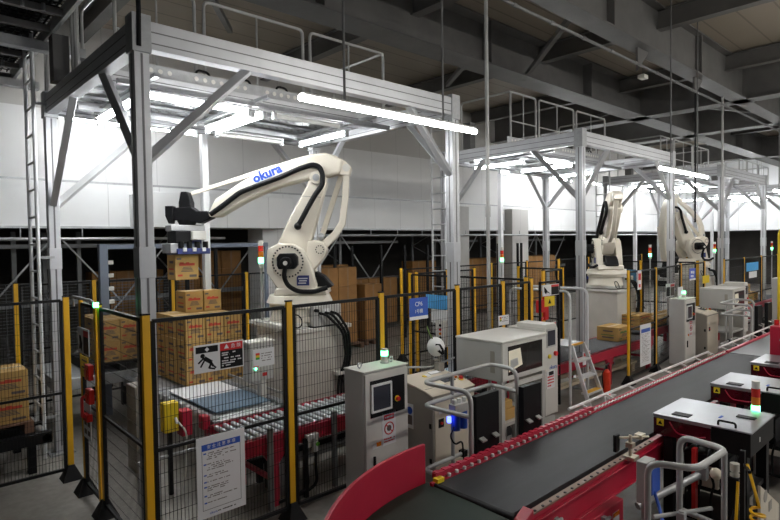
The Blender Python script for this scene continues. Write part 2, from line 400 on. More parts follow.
# ------------------------------------------------------------------ overhead steel frame of one cell
def plate(mb, x, y, z0, z1, s=0.075): return mb.box(x-s, x+s, y-s, y+s, z0, z1)
def frame(x0, lab):
    x1, y0, y1 = x0+3.95, 4.85, 7.95
    t = thing('cell_gantry', lab, 'gantry', (x0, y0, 0))
    cs = 0.062
    for (x, y) in ((x0,y0),(x1,y0),(x0,y1),(x1,y1)):
        c = MB().box(x-cs, x+cs, y-cs, y+cs, 0.02, 4.43).build('column', M_ALU, t, 0.004)
        s = MB()
        for dx, dy in ((0,-1),(-1,0)):
            a = Vector((x, y, 0))+Vector((dx, dy, 0))*cs
            s.box(a.x-(0.009 if dx == 0 else 0.002), a.x+(0.009 if dx == 0 else 0.002), a.y-(0.009 if dy == 0 else 0.002), a.y+(0.009 if dy == 0 else 0.002), 0.1, 4.15)
        s.build('profile_slot', M_ALUD, c)
        plate(MB(), x, y, 2.30, 2.56, 0.068).build('splice_plate', M_ALU, c, 0.003)
        p = plate(MB(), x, y, 4.16, 4.47, 0.078).build('corner_plate', M_GALV, c, 0.003)
        MB().box(x-0.14, x+0.14, y-0.14, y+0.14, 0, 0.02).build('foot_plate', M_GALV, c)
    c = MB().box(x0+1.93, x0+2.02, y1-0.05, y1+0.05, 0.02, 4.2).build('column', M_ALUW, t, 0.004)
    def beam(a, b, w, h, m=M_ALU):
        o = MB().bar(a, b, w, h).build('beam', m, t, 0.004)
        d = (Vector(b)-Vector(a)).normalized(); side = d.cross(Z)
        g = MB()
        for sg in (-1, 1):
            for k in (-0.28, 0.12):
                off = side*sg*(w/2)+Z*h*k
                g.bar(Vector(a)+off, Vector(b)+off, 0.004, 0.010)
        g.build('profile_slot', M_ALUD, o)
        return o
    beam((x0+.07,y0,4.315),(x1-.07,y0,4.315),0.12,0.23)
    beam((x0,y0+.07,4.315),(x0,y1-.07,4.315),0.12,0.23)
    beam((x1,y0+.07,4.315),(x1,y1-.07,4.315),0.12,0.23)
    beam((x0+.07,y1,4.315),(x1-.07,y1,4.315),0.12,0.20)
    beam((x0+.07,6.4,4.36),(x1-.07,6.4,4.36),0.12,0.16)
    # perforated flange on the middle beam
    mb = MB().bar((x0+.1,6.42,4.52),(x1-.1,6.42,4.52),0.02,0.14)
    pf = mb.build('perforated_channel', M_GALV, t)
    mb = MB()
    for i in range(34):
        if i % 9 > 6: continue
        x = x0+.25+i*0.105; mb.cyl((x,6.405,4.525),(x,6.435,4.525),0.027,10)
    mb.build('hole_pattern', M_CABT, pf)
    # perforated ceiling trays inside the frame
    for yy in (6.75, 7.2, 7.6):
        tr = MB().box(x0+.15, x1-.15, yy, yy+0.20, 4.30, 4.33).build('cable_tray', M_GALV, t)
        mb = MB()
        for i in range(28): mb.cyl((x0+.3+i*.125, yy+.06, 4.296),(x0+.3+i*.125, yy+.06, 4.334),0.022,8).cyl((x0+.36+i*.125, yy+.14, 4.296),(x0+.36+i*.125, yy+.14, 4.334),0.022,8)
        mb.build('hole_pattern', M_ALUD, tr)
    # braces
    def brace(a, b, m=M_ALU): MB().bar(a, b, 0.075, 0.075, (0.3,0.3,1)).build('brace', m, t, 0.004)
    brace((x0+.05,y0,3.30),(x0+1.0,y0,4.22)); brace((x0,y0+.05,3.30),(x0,y0+.95,4.22))
    brace((x1-.05,y0,3.45),(x1-.80,y0,4.22)); brace((x1,y0+.05,3.45),(x1,y0+.80,4.22))
    brace((x0,y1-.05,3.10),(x0,y1-1.1,4.22)); brace((x0+.05,y1,3.10),(x0+1.2,y1,4.22), M_ALUW)
    brace((x1,y1-.05,3.45),(x1,y1-.8,4.22)); brace((x1-.05,y1,3.45),(x1-.8,y1,4.22))
    # overhanging cable boxes on the beam ends
    MB().box(x0-.12, x0+.04, 7.15, 7.33, 4.43, 4.95).build('junction_box', M_GIRD, t)
    for k in range(5):
        x = x0+1.2+k*.55; MB().tube([(x,6.5,4.43),(x+.04,6.5,4.66),(x+.2,6.52,4.66),(x+.26,6.52,4.46)],0.014,6,0.05).build('cable_loop', M_BLACK, t)
    # lamp rails under the frame
    mb = MB()
    for yy in (5.9, 7.3): mb.bar((x0+.15,yy,4.2),(x1-.15,yy,4.2),0.05,0.05)
    for xx in (x0+.43, x0+1.68, x0+3.28): mb.bar((xx,5.6,4.24),(xx,7.6,4.24),0.05,0.04)
    mb.build('lamp_rail', M_GALV, t)
    return t
fr1 = frame(1.7, 'steel profile frame over the nearest robot with lit tubes inside')
fr2 = dup(fr1, (7.3, 0, 0), 'steel profile frame over the second robot beyond the hanging tube')
fr3 = dup(fr1, (14.6, 0, 0), 'steel profile frame over the third robot near the distant ladder')
fr4 = dup(fr1, (21.9, 0, 0), 'steel profile frame of the most distant cell at the hall end')

# lamp fittings inside the frames
def cell_tube(a, b, lab, m=M_TUBEB, grp=None):
    a, b = Vector(a), Vector(b); t = thing('strip_lamp', lab, 'lamp', (a+b)/2, grp)
    MB().cyl(a, b, 0.026, 10).build('lamp_tube', m, t)
    d = (b-a).normalized(); MB().bar(a-d*.03+Z*.04, b+d*.03+Z*.04, 0.10, 0.014).build('lamp_housing', M_ALUW, t)
    MB().bar(a-d*.04, a-d*.0, 0.05, 0.09).build('end_cap', M_GALV, t); MB().bar(b, b+d*.04, 0.05, 0.09).build('end_cap', M_GALV, t)
    return t
Lz = 4.10
cl = [cell_tube((2.16,5.9,Lz),(3.26,5.9,Lz), 'glaring strip lamp parallel to the front beam in the nearest frame'),
      cell_tube((3.36,5.97,Lz),(3.36,7.12,Lz), 'glaring strip lamp, inner of the close pair above the box stack'),
      cell_tube((3.50,5.95,Lz),(3.50,7.10,Lz), 'glaring strip lamp, outer of the close pair above the box stack'),
      cell_tube((3.04,7.48,Lz),(3.33,7.48,Lz), 'glaring very short strip lamp at the rear of the nearest frame'),
      cell_tube((2.13,6.30,Lz),(2.13,7.45,Lz), 'glaring strip lamp behind the dark corner column brace'),
      cell_tube((4.95,6.2,Lz),(4.95,7.3,Lz), 'lit strip lamp just above the robot elbow'),
      cell_tube((3.62,5.86,Lz),(4.57,5.86,Lz), 'unlit white strip lamp along the middle of the nearest frame', M_TUBED),
      cell_tube((3.60,7.33,Lz),(4.60,7.33,Lz), 'unlit white strip lamp at the rear over the robot arm', M_TUBED)]
for k in (1, 2, 3):
    nm = ('second', 'third', 'most distant')[k-1]
    for i in (0, 1, 3, 4, 5):
        dup(cl[i], (7.3*k, 0, 0), 'glaring strip lamp in the light grid of the %s robot frame' % nm, 'strip lamps of the %s frame' % nm)

for k in (0, 2, 3):
    for j, xx in enumerate((2.5, 4.7) if k > 1 else (2.5,)):
        w_l = cell_tube((xx+7.3*k,10.5,4.72),(xx+1.7+7.3*k,10.5,4.72), 'glaring strip lamp hung on rods between frame and white wall', M_TUBEW, 'wall lamps behind the frames')
        for e in (.2,1.5): MB().cyl((xx+e+7.3*k,10.5,4.76),(xx+e+7.3*k,10.5,6.9),.008,6).build('hanger_rod', M_DPIPE, w_l)
for yy in (5.2, 7.4, 9.6):
    w_l = cell_tube((30.6,yy,4.5),(30.6,yy+1.7,4.5), 'distant glaring strip lamp before the bright end wall', M_TUBEW, 'lamps before the end wall')
    for e in (.2,1.5): MB().cyl((30.6,yy+e,4.54),(30.6,yy+e,6.9),.008,6).build('hanger_rod', M_DPIPE, w_l)
# hanging fluorescent tubes over the aisle, plus added fill tubes
def hang_tube(lab, m=None):
    t = thing('hanging_tube_lamp', lab, 'lamp', (3.88, 4.0, 3.8))
    MB().cyl((2.71,4,3.8),(5.06,4,3.8),0.028,12).build('lamp_tube', m or M_TUBE, t)
    MB().box(2.73,5.04,3.97,4.03,3.826,3.845).build('lamp_housing', M_WHITE, t)
    for x in (3.19, 4.52): MB().cyl((x,4,3.85),(x,4,6.9),0.012,6).build('hanger_rod', M_DPIPE, t)
    return t
ht = hang_tube('long lit fluorescent tube hanging in front of the nearest frame')
dup(ht, (7.5, 0, 0), 'lit fluorescent tube hanging before the second frame, the smaller one in view')
hh = hang_tube('added fill tube, out of view above the belt side of the hall', M_TUBEF); hh.location += Vector((2.2,-4.6,1.0)); hh['group'] = 'added fill lamps above the belt'  # fill tubes added out of view to brighten the aisle-facing fronts
for d in ((7.3,0,0), (14.8,0,0), (3.3,-3.9,.2), (10.8,-3.9,.2)): dup(hh, d)
for k, d in enumerate(((15,0,0), (22.5,0,0))):
    dup(ht, d, 'lit fluorescent tube hanging further along the hall', 'other hanging tubes of the hall')
o = MB().cyl((6.27,4.75,0.0),(6.27,4.75,6.88),0.026,10).cyl((6.27,4.75,2.9),(6.27,4.75,3.05),0.036,10).build('drop_conduit', M_PIPE)
tag(o, 'tall grey conduit pipe from roof to floor behind the labelling machine', 'conduit')
dup(o, (9.1, -0.2, 0), 'dark conduit pipe dropping from the roof beside the third frame')
o = MB().cyl((12.8,4.3,2.9),(12.8,4.3,5.6),0.018,8).build('drop_cable', M_BLACK); tag(o, 'thin black cable dropping from the roof conduit beside the second frame', 'cable')
o = MB().tube([(1.665,4.76,7-.2),(1.66,4.765,5.2),(1.68,4.772,4.5),(1.675,4.772,4.2)],0.02,8).build('drop_cable', M_BLACK); tag(o, 'thick black cable running down onto the dark corner column', 'cable')

# mezzanine handrails on top of the frames
def handrail(x0, lab):
    t = thing('mezzanine_rail', lab, 'handrail', (x0, 6.55, 4.4))
    r = 0.021; zb, zt = 4.43, 5.52
    segs = [(x0+.1, x0+1.0), (x0+1.12, x0+2.55), (x0+2.67, x0+4.05)]
    for a, b in segs:
        MB().tube([(a,6.55,zb),(a,6.55,zt),(b,6.55,zt),(b,6.55,zb)], r, 8, 0.08).build('rail_hoop', M_PIPE, t)
        MB().cyl((a,6.55,4.95),(b,6.55,4.95), 0.014, 8).build('mid_rail', M_PIPE, t)
        MB().cyl(((a+b)/2,6.55,zb),((a+b)/2,6.55,zt), 0.012, 8).build('baluster', M_PIPE, t)
    MB().tube([(x0+4.05,6.55,zt),(x0+4.05,7.8,zt),(x0+4.05,7.8,zb)], r, 8, 0.08).build('rail_return', M_PIPE, t)
    MB().tube([(x0+.1,6.55,zt),(x0+.1,7.8,zt),(x0+.1,7.8,zb)], r, 8, 0.08).build('rail_return', M_PIPE, t)
    MB().box(x0+.05, x0+4.1, 6.6, 7.9, 4.44, 4.48).build('walkway_deck', M_GALV, t)
    return t
hr = handrail(1.95, 'pipe handrail on top of the nearest frame')
dup(hr, (7.35, 0, 0), 'pipe handrail on top of the second frame')
dup(hr, (14.7, 0, 0), 'pipe handrail on top of the third frame')
dup(hr, (22, 0, 0), 'pipe handrail on the most distant frame')

# ladders
def ladder(x, y, lab):
    t = thing('fixed_ladder', lab, 'ladder', (x, y, 0))
    for yy in (y, y+.42): MB().cyl((x,yy,0.02),(x,yy,5.4),0.022,8).build('stile', M_ALUW, t)
    for k in range(15):
        z = 0.3+k*.33; MB().cyl((x,y,z),(x,y+.42,z),0.014,8).build('rung', M_ALUW, t)
    for z in (.5, 2.45, 4.3): MB().bar((x,y+.02,z),(x+.17,y+.02,z),0.03,0.03).build('wall_bracket', M_GALV, t)
    return t
lad = ladder(1.5, 7.80, 'tall aluminium ladder beside the bright column by the catwalk')
dup(lad, (7.4, 0, 0), 'tall ladder behind the bright column of the nearest frame')
dup(lad, (14.7, 0, 0), 'tall ladder behind the second robot')
dup(lad, (22, 0, 0), 'small distant ladder behind the third robot')

# overhead catwalk seen from below
t = thing('overhead_catwalk', 'dark grated catwalk overhead with a pale edge, seen from below', 'catwalk', (0.2, 7.5, 5.0))
MB().box(1.57, 1.61, 4.2, 9.6, 4.96, 5.10).build('edge_channel', M_ALUW, t)
for k in range(9):
    y = 4.9+k*0.58
    MB().box(-2.6, 1.57, y-0.03, y+0.03, 4.97, 5.04).build('cross_angle', M_GIRD, t)
    mb = MB()
    for i in range(22):
        x = -2.4+i*.18; mb.cyl((x,y-.06,4.96),(x,y-.06,5.04),0.02,6)
    if k % 2: mb.build('lug_pattern', M_RACK, t)
MB().box(-2.6, 2.02, 7.55, 7.68, 4.86, 4.97).box(-2.6, 1.9, 9.45, 9.57, 4.86, 4.97).build('support_beam', M_GALV, t)
mb = MB()
for i in range(60): mb.bar((-2.6+i*.07,4.2,5.09),(-2.6+i*.07,9.6,5.09),0.006,0.03)
for j in range(54): mb.bar((-2.6,4.25+j*.1,5.10),(1.57,4.25+j*.1,5.10),0.006,0.012)
mb.build('grating', M_BLKM, t)
mb = MB().box(-2.6,1.57,4.2,9.6,5.13,5.16); mb.build('deck_sheet', M_BLKM, t)
for y in (7.0, 7.12, 8.4): MB().cyl((1.78,y,4.45),(1.78,y,6.3),0.03,8).build('rail_post', M_PIPE, t)
MB().cyl((1.70,6.2,6.05),(1.70,9.6,6.05),0.022,8).build('hand_rail', M_PIPE, t)

# ------------------------------------------------------------------ palletising robots
def rot2(p, c, a):
    x, y = p[0]-c[0], p[1]-c[1]; return (c[0]+x*math.cos(a)-y*math.sin(a), c[1]+x*math.sin(a)+y*math.cos(a))
S0, E0, W0 = (0.02, 2.33), (-0.37, 3.43), (1.38, 2.90)
FORE = [(1.06,3.0),(0.97,3.17),(0.83,3.26),(0.63,3.39),(0.43,3.49),(0.17,3.61),(-0.09,3.69),(-0.29,3.74),(-0.49,3.76),(-0.62,3.72),(-0.72,3.66),(-0.69,3.49),(-0.48,3.44),(-0.31,3.43),(-0.15,3.39),(0.11,3.33),(0.37,3.23),(0.57,3.14),(0.77,3.03),(0.93,2.94),(1.06,2.94)]
REAR = [(-0.68,3.69),(-0.76,3.64),(-0.83,3.56),(-0.80,3.46),(-0.66,3.47)]
LOW = [(-0.32,3.51),(-0.21,3.28),(-0.02,2.95),(0.17,2.56),(0.19,2.33),(0.0,2.18),(-0.17,2.30),(-0.24,2.49),(-0.32,2.75),(-0.43,3.14),(-0.5,3.36),(-0.48,3.49),(-0.39,3.55)]
LINK = [(-0.72,3.52),(-0.80,3.52),(-0.77,3.14),(-0.72,2.81),(-0.62,2.66),(-0.42,2.48),(-0.36,2.57),(-0.55,2.72),(-0.64,2.85),(-0.69,3.14)]
TURRET = [(0.27,2.50),(0.13,2.58),(-0.05,2.57),(-0.18,2.51),(-0.28,2.33),(-0.36,2.04),(-0.36,1.98),(0.14,1.98),(0.28,2.20)]
BRK = [(-0.24,2.60),(-0.34,2.62),(-0.46,2.58),(-0.49,2.48),(-0.45,2.38),(-0.31,2.22),(-0.2,2.3)]
HOSE = [(1.02,2.97),(0.87,3.07),(0.63,3.25),(0.39,3.34),(0.1,3.44),(-0.16,3.55),(-0.33,3.60),(-0.42,3.57),(-0.46,3.46),(-0.45,3.33),(-0.35,3.2),(-0.24,3.01),(-0.15,2.85),(-0.12,2.8)]
def robot(ax, ay, th, label, al=0.0, af=0.0, name_text=True, grip=0.0, dz=0.0, detail=True):
    u = Vector((math.cos(th), math.sin(th), 0)); n = Vector((-u.y, u.x, 0))      # n: the face with the gear ring
    A = Vector((ax, ay, dz))
    P = lambda q, k=0.0: A+u*q[0]+Z*q[1]+n*k
    t = thing('palletizing_robot', label, 'robot', (ax, ay, 1.5+dz))
    low = lambda q: rot2(q, S0, al)
    E1 = low(E0)
    fore = lambda q: (lambda r: (r[0]+E1[0]-E0[0], r[1]+E1[1]-E0[1]))(rot2(q, E0, af))
    # base
    mb = MB(); mb.box(ax-.42, ax+.42, ay-.42, ay+.42, 1.5+dz, 1.56+dz); mb.build('base_plate', M_CABT, t, 0.008)
    mb = MB().cyl(P((-.1,1.56)), P((-.1,1.74)), .40, 28, .36).cyl(P((-.1,1.74)), P((-.1,1.80)), .40, 28).cyl(P((-.1,1.80)), P((-.1,1.90)), .44, 28, .40)
    b = mb.build('swivel_base', M_ROBOT, t, 0.006)
    MB().prism([(.20,1.90),(-.50,1.90),(-.48,2.0),(.17,2.0)], A, u, Z, n, -.27, .27).build('turntable', M_ROBOT, t, 0.02)
    tu = MB().prism(TURRET, A, u, Z, n, .12, .26).build('turret', M_ROBOT, t, 0.015)
    MB().prism([(q[0]*.98,q[1]) for q in TURRET], A, u, Z, n, -.28, -.15).build('turret_cheek', M_ROBOT, t, 0.015)
    MB().cyl(P((0,2.34),.26), P((0,2.34),.275), .225, 36).build('gear_ring', M_ROBOT, tu, 0.004)
    mb = MB()
    for i in range(30):
        a = 2*PI*i/30; c = (math.cos(a)*.195, 2.34+math.sin(a)*.195); mb.cyl(P(c,.274), P(c,.284), .012, 6)
    mb.build('bolt_pattern', M_BLACK, tu)
    mo = MB().prism([(-.10,2.25),(.10,2.25),(.12,2.30),(.12,2.40),(.08,2.45),(-.10,2.45),(-.14,2.40),(-.14,2.30)], A, u, Z, n, .27, .40).cyl(P((-.01,2.33),.40), P((-.01,2.33),.50), .075, 16).build('drive_motor', M_BLACK, t, 0.01)
    MB().cyl(P((-.01,2.33),.50), P((-.01,2.33),.515), .028, 10).build('motor_plug', M_CABT, mo)
    MB().tube([P((-.01,2.30),.49),P((.02,2.16),.47),P((-.02,2.04),.42),P((-.14,1.96),.36),P((-.34,1.95),.33),P((-.50,2.0),.28)], .03, 8, .06).build('motor_cable', M_BLACK, t)
    MB().prism([(-.11,2.16),(-.27,2.16),(-.27,2.03),(-.11,2.03)], A, u, Z, n, .26, .268).build('rating_label', M_NAVY, tu)
    if detail:
        for k, (c0, c1) in enumerate(((-.13,-.25),(-.14,-.24),(-.13,-.23))): MB().prism([(c0,2.128-.03*k),(c1,2.128-.03*k),(c1,2.114-.03*k),(c0,2.114-.03*k)], A, u, Z, n, .268, .270).build('label_line', M_PAPER, tu)
    # arms
    la = MB().prism([low(q) for q in LOW], A, u, Z, n, -.13, .11).build('lower_arm', M_ROBOT, t, 0.02)
    MB().cyl(P(E1,-.16), P(E1,.165), .085, 20).build('elbow_pivot', M_ROBOT, la, 0.006)
    MB().cyl(P(E1,.16), P(E1,.178), .045, 16).build('pivot_cap', M_GALV, la)
    s1 = low((-.07,3.07))
    MB().prism([low((-.16,3.20)),low((-.42,3.18)),low((-.42,3.172)),low((-.16,3.192))], A, u, Z, n, .108, .113).build('cover_seam', M_CREAMD, la)
    fa = MB().prism([fore(q) for q in FORE], A, u, Z, n, -.115, .125).build('forearm', M_ROBOT, t, 0.03)
    MB().prism([fore(q) for q in REAR], A, u, Z, n, -.09, .09).build('forearm_lug', M_ROBOT, fa, 0.01)
    MB().cyl(P(fore((-.76,3.56)),-.10), P(fore((-.76,3.56)),.10), .05, 16).build('lug_pin', M_CABT, fa)
    r0_, r1_ = fore((-.76,3.56)), (-.39,2.50)
    def between(q):   # carry the link outline from its rest ends to its posed ends
        a0, a1 = Vector((-.76,3.52)), Vector((-.39,2.52)); b0, b1 = Vector(r0_), Vector(r1_)
        d0, d1 = (a1-a0), (b1-b0); k = d1.length/d0.length; an = math.atan2(d1.y,d1.x)-math.atan2(d0.y,d0.x)
        r = rot2(q, a0, an); return (b0.x+(r[0]-a0.x)*k, b0.y+(r[1]-a0.y)*k)
    MB().prism([between(q) for q in LINK], A, u, Z, n, -.02, .06).build('parallel_link', M_ROBOT, t, 0.01)
    MB().bar(P(between((-.69,3.46)),-.08), P((-.38,2.60),-.08), .06, .07).build('tension_rod', M_ROBOT, t, 0.01)
    bk = MB().prism(BRK, A, u, Z, n, -.10, .14).build('link_bracket', M_ROBOT, t, 0.015)
    MB().cyl(P((-.40,2.49),.14), P((-.40,2.49),.155), .07, 18).build('bracket_hub', M_ROBOT, bk)
    mb = MB()
    for i in range(10):
        a = 2*PI*i/10; c = (-.40+.052*math.cos(a), 2.49+.052*math.sin(a)); mb.cyl(P(c,.153), P(c,.162), .009, 6)
    mb.build('bolt_pattern', M_BLACK, bk)
    MB().ball(P((-.40,2.66),.03), .05).build('rod_end', M_GALV, t)
    MB().prism([(-.32,2.20),(-.44,2.14),(-.56,2.0),(-.50,1.98),(-.34,1.96)], A, u, Z, n, -.16, .10).build('rear_motor', M_BLACK, t, 0.02)
    hp = [P(fore(q) if i < 8 else low(q), .16) for i, q in enumerate(HOSE)]
    hs = MB().tube(hp, .034, 10, .05).build('arm_hose', M_BLACK, t)
    MB().ball(hp[-1], .05).build('hose_end', M_BLACK, hs)
    # wrist and gripper
    w = fore(W0); dx, dzz = w[0]-W0[0], w[1]-W0[1]
    Q = lambda q: (q[0]+dx, q[1]+dzz)
    f0, f1 = fore((1.00,2.985)), Q((1.30,2.98))
    MB().prism([fore((1.08,3.02)),fore((1.02,2.93)),Q((1.18,2.86)),Q((1.62,2.92)),Q((1.62,3.06)),Q((1.30,3.08)),Q((1.22,3.02))], A, u, Z, n, -.08, .10).build('wrist_bracket', M_BLACK, t, 0.01)
    MB().prism([Q((1.30,2.86)),Q((1.30,3.14)),Q((1.345,3.28)),Q((1.43,3.28)),Q((1.46,3.14)),Q((1.46,2.86))], A, u, Z, n, -.07, .09).build('wrist_motor', M_BLACK, t, 0.012)
    MB().prism([Q((1.52,2.96)),Q((1.52,3.09)),Q((1.62,3.09)),Q((1.62,2.96)),Q((1.58,2.86)),Q((1.54,2.86))], A, u, Z, n, .02, .14).build('valve_block', M_BLACK, t, 0.006)
    MB().cyl(P(Q((1.38,2.84))), P(Q((1.38,2.90))), .10, 20, .13).build('wrist_flange', M_BLACK, t)
    MB().bar(P(fore((.20,3.62)),-.10), P(Q((1.40,3.25)),-.10), .045, .05).build('levelling_rod', M_ROBOT, t, 0.006)
    gx = Vector((math.cos(grip), math.sin(grip), 0)); gy = Vector((-gx.y, gx.x, 0)); G = P(Q((1.38,0)))
    def gb(x0,x1,y0,y1,z0,z1):
        mb = MB().box(x0,x1,y0,y1,z0+dzz,z1+dzz); mb.v = [Vector((G.x,G.y,dz))+gx*v.x+gy*v.y+Z*v.z for v in mb.v]; return mb
    # dz folded into gb above
    gp = gb(-.26,.20,-.10,.10,2.76,2.84).build('gripper_plate', M_GALV, t, 0.01)
    gb(-.02,.17,-.20,-.09,2.64,2.76).build('vacuum_unit', M_CABT, gp, 0.01)
    gb(-.22,.0,-.14,.14,2.60,2.76).build('valve_manifold', M_BLACK, gp, 0.01)
    pad = gb(-.22,.22,-.20,.20,2.455,2.53).build('suction_pad', M_NAVY, t, 0.006)
    for i in range(4):
        x = -.16+i*.11; mb = MB().cyl((x,-.16,2.53+dzz),(x,-.16,2.62+dzz),.035,10).cyl((x,.10,2.53+dzz),(x,.10,2.62+dzz),.035,10)
        mb.v = [Vector((G.x,G.y,dz))+gx*v.x+gy*v.y+Z*v.z for v in mb.v]; mb.build('bellows', M_BLACK, pad)
    for i in range(3):
        x = -.13+i*.13; gb(x-.025,x+.025,-.215,-.19,2.49,2.54).build('hose_fitting', M_WHITE, pad, 0.006)
    gb(-.30,-.20,-.16,.12,2.47,2.60).build('gripper_slide', M_GALV, t, 0.008)
    if name_text:
        a, b = fore((.45,3.425)), fore((.10,3.565)); d = (Vector((b[0],b[1]))-Vector((a[0],a[1]))).normalized()
        uu = u*d.x+Z*d.y; vv = -u*d.y*-1+Z*-d.x if False else (n.cross(uu))
        m_ = ((a[0]+b[0])/2, (a[1]+b[1])/2)
        text('okura', P(m_,.128), uu, vv, .168, M_LOGO, 'maker_lettering', fa, bold=.007)
    return t, P(Q((1.38,2.45)))
th1 = math.radians(137.03)
rb1, g1 = robot(4.15, 6.4, th1, 'cream palletizing robot with blue lettering on its long raised arm')
robot(11.95, 5.85, math.radians(38), 'second cream palletizing robot, its arm upright and turned away', 0.42, -0.35, False, 0, 0.02, False)
robot(17.2, 5.9, math.radians(150), 'white robot at the third cell with its arm leaning down toward the grey column', -0.85, -1.15, False, 0, 0.0, False)

def pedestal(label):
    t = thing('robot_pedestal', label, 'pedestal', (4.0, 6.4, 0))
    MB().box(3.79, 4.68, 5.87, 6.74, 0, 1.45).build('block', M_PED, t, 0.01)
    MB().box(3.76, 4.71, 5.84, 6.77, 1.45, 1.50).build('top_plate', M_CABT, t, 0.006)
    eb = MB().box(4.12, 4.56, 5.87, 5.98, 1.51, 1.77).build('terminal_box', M_CAB, t, 0.006)
    MB().box(4.10, 4.58, 5.84, 5.98, 1.50, 1.515).build('box_shelf', M_BLKM, eb)
    MB().box(4.25, 4.36, 5.85, 5.86, 1.68, 1.73).build('box_label', M_PAPER, eb)
    MB().cyl((4.14,5.80,1.72),(4.14,5.86,1.72),.022,10).build('cable_gland', M_BLACK, eb)
    for k in range(3):
        x = 4.20+k*.09
        MB().tube([(x,5.86,1.68),(x+.05,5.77,1.66),(4.50+k*.045,5.75,1.42),(4.55+k*.04,5.77,1.05),(4.44+k*.05,5.80,.80),(4.43+k*.05,5.80,.45)], .018, 8, .12).build('power_cable', M_BLACK, t)
    MB().box(4.40, 4.62, 5.76, 5.87, .86, .90).build('cable_clamp', M_CABT, t)
    MB().tube([(3.55,5.95,1.56+.09*math.sin(a)+.09) if False else (3.90+.08*math.cos(a), 5.93+.03*math.sin(a), 1.60+.08*math.sin(a)) for a in [2*PI*i/16 for i in range(16)]], .008, 6, closed=True).build('coiled_cable', M_BLACK, t)
    return t
pd1 = pedestal('cream painted pedestal block under the lettered robot')
dup(pd1, (7.7, -0.5, 0), 'pale pedestal block under the second robot')
dup(pd1, (12.95, -0.45, 0), 'pale pedestal block under the third robot')

def tower_lamp(x, y, z, ztop, label, stack=True):
    t = thing('signal_tower', label, 'signal light', (x, y, z))
    h = 0.36 if stack else 0.13
    MB().cyl((x,y,z),(x,y,ztop-h),.016,10).cyl((x,y,z),(x,y,z+.02),.045,12).build('pole', M_PIPE, t)
    zz = ztop-h
    MB().cyl((x,y,zz),(x,y,zz+.06),.034,14).build('socket', M_CABT, t); zz += .06
    if stack:
        for nm, m in (('green_lens', M_GRN), ('amber_lens', M_AMB), ('red_lens', M_REDL)):
            MB().cyl((x,y,zz),(x,y,zz+.075),.036,14).build(nm, m, t); zz += .078
        MB().cyl((x,y,zz),(x,y,ztop),.034,14).build('cap', M_CABT, t)
    else:
        MB().cyl((x,y,zz),(x,y,zz+.05),.036,14).build('green_lens', M_GRN, t); MB().cyl((x,y,zz+.05),(x,y,ztop),.034,14).build('cap', M_CABT, t)
    return t
tower_lamp(3.84, 6.66, 1.5, 2.62, 'signal tower with lit green lens on the pale robot pedestal')
tower_lamp(9.70, 7.0, 0.0, 2.44, 'signal tower with lit green lens on a tall pole behind the fence')
tower_lamp(14.55, 5.95, 0.0, 2.42, 'signal tower with lit green lens between second and third robots')
tower_lamp(18.9, 5.8, 0.0, 2.45, 'signal tower with lit green lens before the third robot')
tower_lamp(24.5, 5.6, 0.0, 2.42, 'most distant signal tower with lit green lens')

# ------------------------------------------------------------------ cartons on the pallet lane
def printed_carton(x, y, z, w, d, h, label, group=None, green=False):
    c = MB().box(x-w/2, x+w/2, y-d/2, y+d/2, z, z+h).build('printed_carton', M_CART, None, 0.004, False, (x, y, z))
    tag(c, label, 'carton', group)
    e = .0012; mb = MB(); red = M_PGRN if green else M_PRED
    def strip(mb, a0, a1, z0, z1, face):
        if face == 'f': mb.box(x-w/2+w*a0, x-w/2+w*a1, y-d/2-e, y-d/2, z+h*z0, z+h*z1)
        if face == 's': mb.box(x-w/2-e, x-w/2, y-d/2+d*a0, y-d/2+d*a1, z+h*z0, z+h*z1)
        if face == 't': mb.box(x-w/2+w*a0, x-w/2+w*a1, y-d/2+d*z0, y-d/2+d*z1, z+h, z+h+e)
    strip(mb,.16,.84,.56,.66,'f'); strip(mb,.2,.36,.64,.70,'f'); strip(mb,.46,.60,.64,.70,'f'); strip(mb,.10,.30,.14,.22,'f'); strip(mb,.2,.8,.40,.46,'s'); mb.build('bold_print', red, c)
    mb = MB()
    for k in range(4): strip(mb,.24+.03*k,.78-.03*k,.32+.055*k,.35+.055*k,'f')
    strip(mb,.06,.26,.80,.88,'f'); strip(mb,.60,.92,.10,.20,'f'); strip(mb,.2,.75,.2,.30,'s'); strip(mb,.25,.7,.66,.76,'s'); mb.build('fine_print', M_PGRY, c)
    mb = MB(); strip(mb,.0,1,.42,.58,'t'); strip(mb,0,1,.985,1,'f') if False else None; mb.build('tape', M_TAPE, c)
    return c
cs = 'printed cartons of the pallet stack'
w_, d_, h_ = .268, .345, .297
pc = printed_carton(2.98+w_/2, 7.1+d_/2, .735, w_-.009, d_-.009, h_-.006, 'yellow-brown carton with red print in the large stack below the gripper', cs)
base = Vector((2.98+w_/2, 7.1+d_/2, .735))
for i in range(3):
    for j in range(3):
        for k in range(3):
            if i == j == k == 0: continue
            dup(pc, (i*w_+random.uniform(-.004,.004), j*d_, k*h_))
dup(pc, Vector((3.38, 8.0-.1, .735+3*h_))-base, 'printed carton standing on top of the stack, nearer the dark column', 'cartons on top of the stack')
dup(pc, Vector((3.655, 8.0-.1, .735+3*h_))-base, 'printed carton standing on top of the stack, nearer the robot', 'cartons on top of the stack')
hc = printed_carton(g1.x-.055, g1.y+.055, g1.z-.332, .31, .27, .33, 'printed carton held up by the robot gripper')
